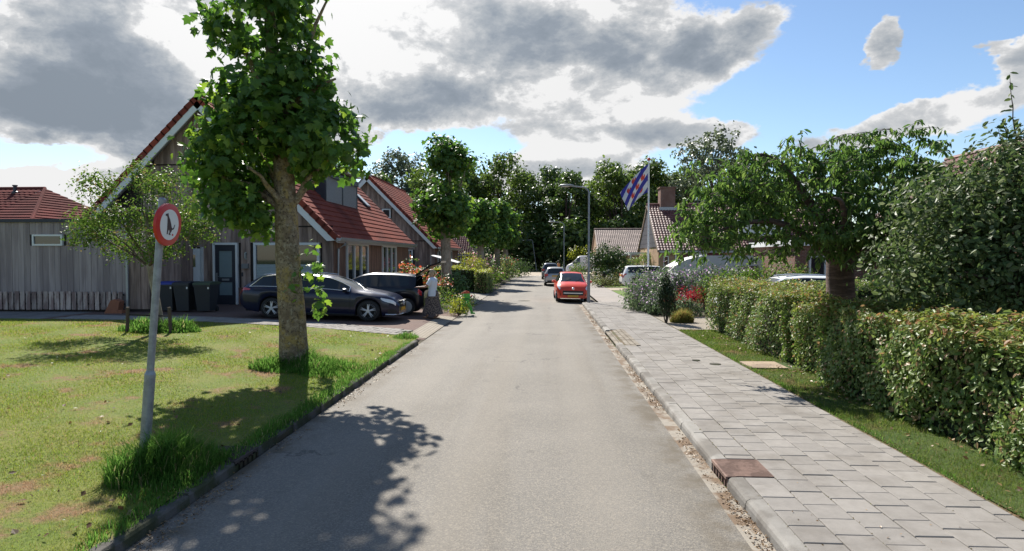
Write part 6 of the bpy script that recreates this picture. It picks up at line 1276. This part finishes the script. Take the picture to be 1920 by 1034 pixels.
def body(parent, arm_l, arm_r, leg_l, leg_r, lean=0.):
    """pelvis first; arms and legs are (mid joint, end joint, tip) in local metres; figure faces +X"""
    J = [((0, 0, .92), .125), ((.0+lean*.3, 0, 1.10), .115), ((lean*.7, 0, 1.28), .125), ((lean, 0, 1.40), .09), ((lean+.02, 0, 1.47), .05), ((lean+.045, 0, 1.56), .085), ((lean+.05, 0, 1.65), .08)]
    E = [(0, 1), (1, 2), (2, 3), (3, 4), (4, 5), (5, 6)]
    for sgn, arm in ((1, arm_l), (-1, arm_r)):
        b = len(J); J += [((lean, sgn*.17, 1.37), .055), (arm[0], .043), (arm[1], .032), (arm[2], .034)]; E += [(3, b), (b, b+1), (b+1, b+2), (b+2, b+3)]
        h = len(J); d = (Vector(arm[2])-Vector(arm[1])).normalized(); sd_ = d.cross(Vector((0, 0, 1))).normalized()
        for k in range(4):
            f0 = Vector(arm[2])+sd_*(.022*(k-1.5)); f1 = f0+d*(.05+.01*(k in (1, 2))); f2 = f1+d*.03+Vector((0, 0, -.015)); J += [(tuple(f1), .009), (tuple(f2), .008)]; q = len(J); E += [(b+3, q-2), (q-2, q-1)]
        t0 = Vector(arm[1]).lerp(Vector(arm[2]), .7)+sd_*.04; J += [(tuple(t0+d*.03), .010), (tuple(t0+d*.065), .008)]; q = len(J); E += [(b+3, q-2), (q-2, q-1)]
    for sgn, leg in ((1, leg_l), (-1, leg_r)):
        b = len(J); J += [((0, sgn*.09, .84), .09), (leg[0], .058), (leg[1], .038), (leg[2], .035, .03)]; E += [(0, b), (b, b+1), (b+1, b+2), (b+2, b+3)]
    return skinned('body', J, E, skin_m, parent)
wm = thing('person', 'woman in white blouse and long patterned skirt reaching towards the open tailgate', 'person', (-3.92, 21.9, .075), math.pi)
body(wm, ((.22, .20, 1.13), (.46, .16, 1.12), (.53, .15, 1.12)), ((-.03, -.22, 1.12), (.10, -.23, .88), (.13, -.22, .81)), ((.16, .09, .48), (.20, .09, .09), (.33, .10, .035)), ((-.06, -.09, .48), (-.16, -.09, .09), (-.03, -.10, .035)), .03)
MB().lathe([(.19, .80), (.195, .88), (.175, .98), (.17, 1.08), (.185, 1.22), (.205, 1.32), (.18, 1.41), (.085, 1.465)], (.015, 0, 0), 20, 'z', .84, 1.18).build('blouse', shirt_m, wm, smooth=True, sharp=60)
for sgn, p0, p1 in ((1, (.02, .18, 1.37), (.15, .205, 1.20)), (-1, (.02, -.18, 1.37), (-.01, -.225, 1.17))): MB().tube([p0, p1], [.095, .075], 12).build('sleeve', shirt_m, wm, smooth=True)
sk = MB(); n = 32; rings = [(.165, 1.0), (.20, .88), (.225, .7), (.27, .5), (.33, .3), (.36, .16)]; V = []
for r, z in rings:
    for k in range(n): a = 2*math.pi*k/n; f = 1+.07*math.sin(a*8+z*2)*(1.1-z); V.append((r*f*1.0*math.cos(a)+.03*(1-z), r*f*.82*math.sin(a), z))
sk.add(V, [(i*n+k, i*n+(k+1) % n, (i+1)*n+(k+1) % n, (i+1)*n+k) for i in range(5) for k in range(n)]+[tuple(range(n))]).build('skirt', skirt_m, wm, smooth=True, sharp=80)
hd = MB().lathe([(.02, -.13), (.088, -.09), (.115, -.02), (.118, .05), (.09, .105), (.03, .125)], (.06, 0, 1.625), 16, 'z', .95, .9)
for i, v in enumerate(hd.v):                         # keep the hair off the face
    if v[0] > .115 and v[2] < 1.69: hd.v[i] = (.085, v[1]*.9, v[2])
hd.build('hair', hair_m, wm, smooth=True, sharp=80)
MB().lathe([(.02, -.03), (.045, 0), (.02, .03)], (-.07, 0, 1.66), 10).build('hair_bun', hair_m, wm, smooth=True)
nose = MB().lathe([(.004, -.02), (.013, -.008), (.006, .02)], (.158, 0, 1.595), 8); nose.build('nose', skin_m, wm, smooth=True)
eye_m = pmat('eye', (.03, .02, .02), .3); lip = pmat('lips', (.35, .10, .09), .5)
for q in (.034, -.034): MB().lathe([(.002, -.008), (.011, 0), (.002, .008)], (.143, q, 1.625), 8, 'x').build('eye', eye_m, wm)
MB().bb(.14, .146, -.024, .024, 1.55, 1.56).build('mouth', lip, wm)
for q in (1, -1): MB().lathe([(.01, -.03), (.022, 0), (.01, .03)], (.05, q*.092, 1.59), 8, 'z', .8, .4).build('ear', skin_m, wm)
for (x, y) in ((.27, .10), (-.09, -.10)): MB().box((x, y, .012), (.25, .095, .022)).box((x+.05, y, .05), (.05, .10, .03)).build('sandal', sandal_m, wm)
mn = thing('person', 'small distant person in an orange top beside the white van', 'person', (1.75, 75, .02), math.pi)
body(mn, ((.08, .24, 1.12), (.25, .18, 1.0), (.31, .15, 1.0)), ((.05, -.24, 1.12), (.22, -.2, .98), (.28, -.17, .98)), ((.06, .1, .48), (.02, .1, .09), (.14, .1, .04)), ((.0, -.1, .48), (-.06, -.1, .09), (.06, -.1, .04)))
MB().lathe([(.18, .78), (.19, .95), (.2, 1.2), (.21, 1.34), (.1, 1.44)], n=14, sx=.8, sy=1.15).build('top', pmat('orange_top', (.50, .20, .05), .8), mn, smooth=True)
MB().lathe([(.09, -.1), (.115, 0), (.1, .08), (.02, .12)], (.03, 0, 1.64), 12).build('hair', pmat('dark_hair', (.03, .02, .015), .6), mn, smooth=True)
for q in (.1, -.1): MB().tube([(0, q*.9, .88), (.03, q, .48), (0, q, .1)], [.1, .075, .06], 10).build('trouser_leg', pmat('dark_trousers', (.03, .03, .04), .8), mn, smooth=True)
dg = thing('dog', 'small tan dog at the far left end of the road', 'dog', (-3.05, 72.8, .015), R(200))
fur = pmat('tan_fur', (.42, .26, .14), .9, .2, 20)
J = [((-.22, 0, .42), .10), ((0, 0, .43), .115), ((.2, 0, .42), .125), ((.32, 0, .52), .075), ((.4, 0, .60), .07), ((.5, 0, .57), .04), ((-.34, 0, .5), .025), ((-.42, 0, .6), .018)]
E = [(0, 1), (1, 2), (2, 3), (3, 4), (4, 5), (0, 6), (6, 7)]
for x, y, pts in ((.22, .08, [(.22, .08, .25), (.22, .08, .03), (.26, .08, .015)]), (.22, -.08, [(.26, -.08, .25), (.27, -.08, .03), (.31, -.08, .015)]), (-.24, .08, [(-.2, .08, .28), (-.29, .08, .14), (-.27, .08, .02)]), (-.24, -.08, [(-.24, -.08, .28), (-.33, -.08, .14), (-.31, -.08, .02)])):
    b = len(J); J += [(pts[0], .045), (pts[1], .026), (pts[2], .026)]; E += [(2 if x > 0 else 0, b), (b, b+1), (b+1, b+2)]
skinned('body', J, E, fur, dg)
for q in (.045, -.045): MB().tube([(.39, q, .64), (.36, q*1.5, .58)], [.03, .012], 6).build('ear', fur, dg)
# green child shaped roadside figure
gf = thing('roadside_figure', 'bright green cut out child figure with red cap standing at the kerb', 'road figure', (-3.0, 23.95, .05), R(8))
grn = pmat('figure_green', (.07, .42, .045), .4); capm = pmat('cap_red', (.5, .06, .02), .4)
prof = [(-.10, .62), (-.16, .50), (-.20, .36), (-.14, .28), (.02, .33), (.12, .22), (.18, .0), (.34, .0), (.34, .05), (.26, .07), (.22, .26), (.14, .44), (.10, .54), (.16, .64), (.14, .78), (.06, .84), (-.06, .83), (-.12, .76), (-.10, .68)]
MB().prism(prof, 'y', -.025, .025).build('body', grn, gf)
MB().prism([(-.13, .79), (.15, .80), (.12, .87), (.0, .90), (-.09, .87), (-.20, .80)], 'y', -.032, .032).build('cap', capm, gf)
MB().bb(-.08, .10, -.032, .032, .56, .61).build('scarf', pmat('dark_green', (.02, .12, .02), .5), gf)
MB().prism([(-.2, .36), (-.14, .28), (-.02, .1), (.02, .0), (-.08, 0), (-.12, .12)], 'y', -.026, .024).build('leg', grn, gf)
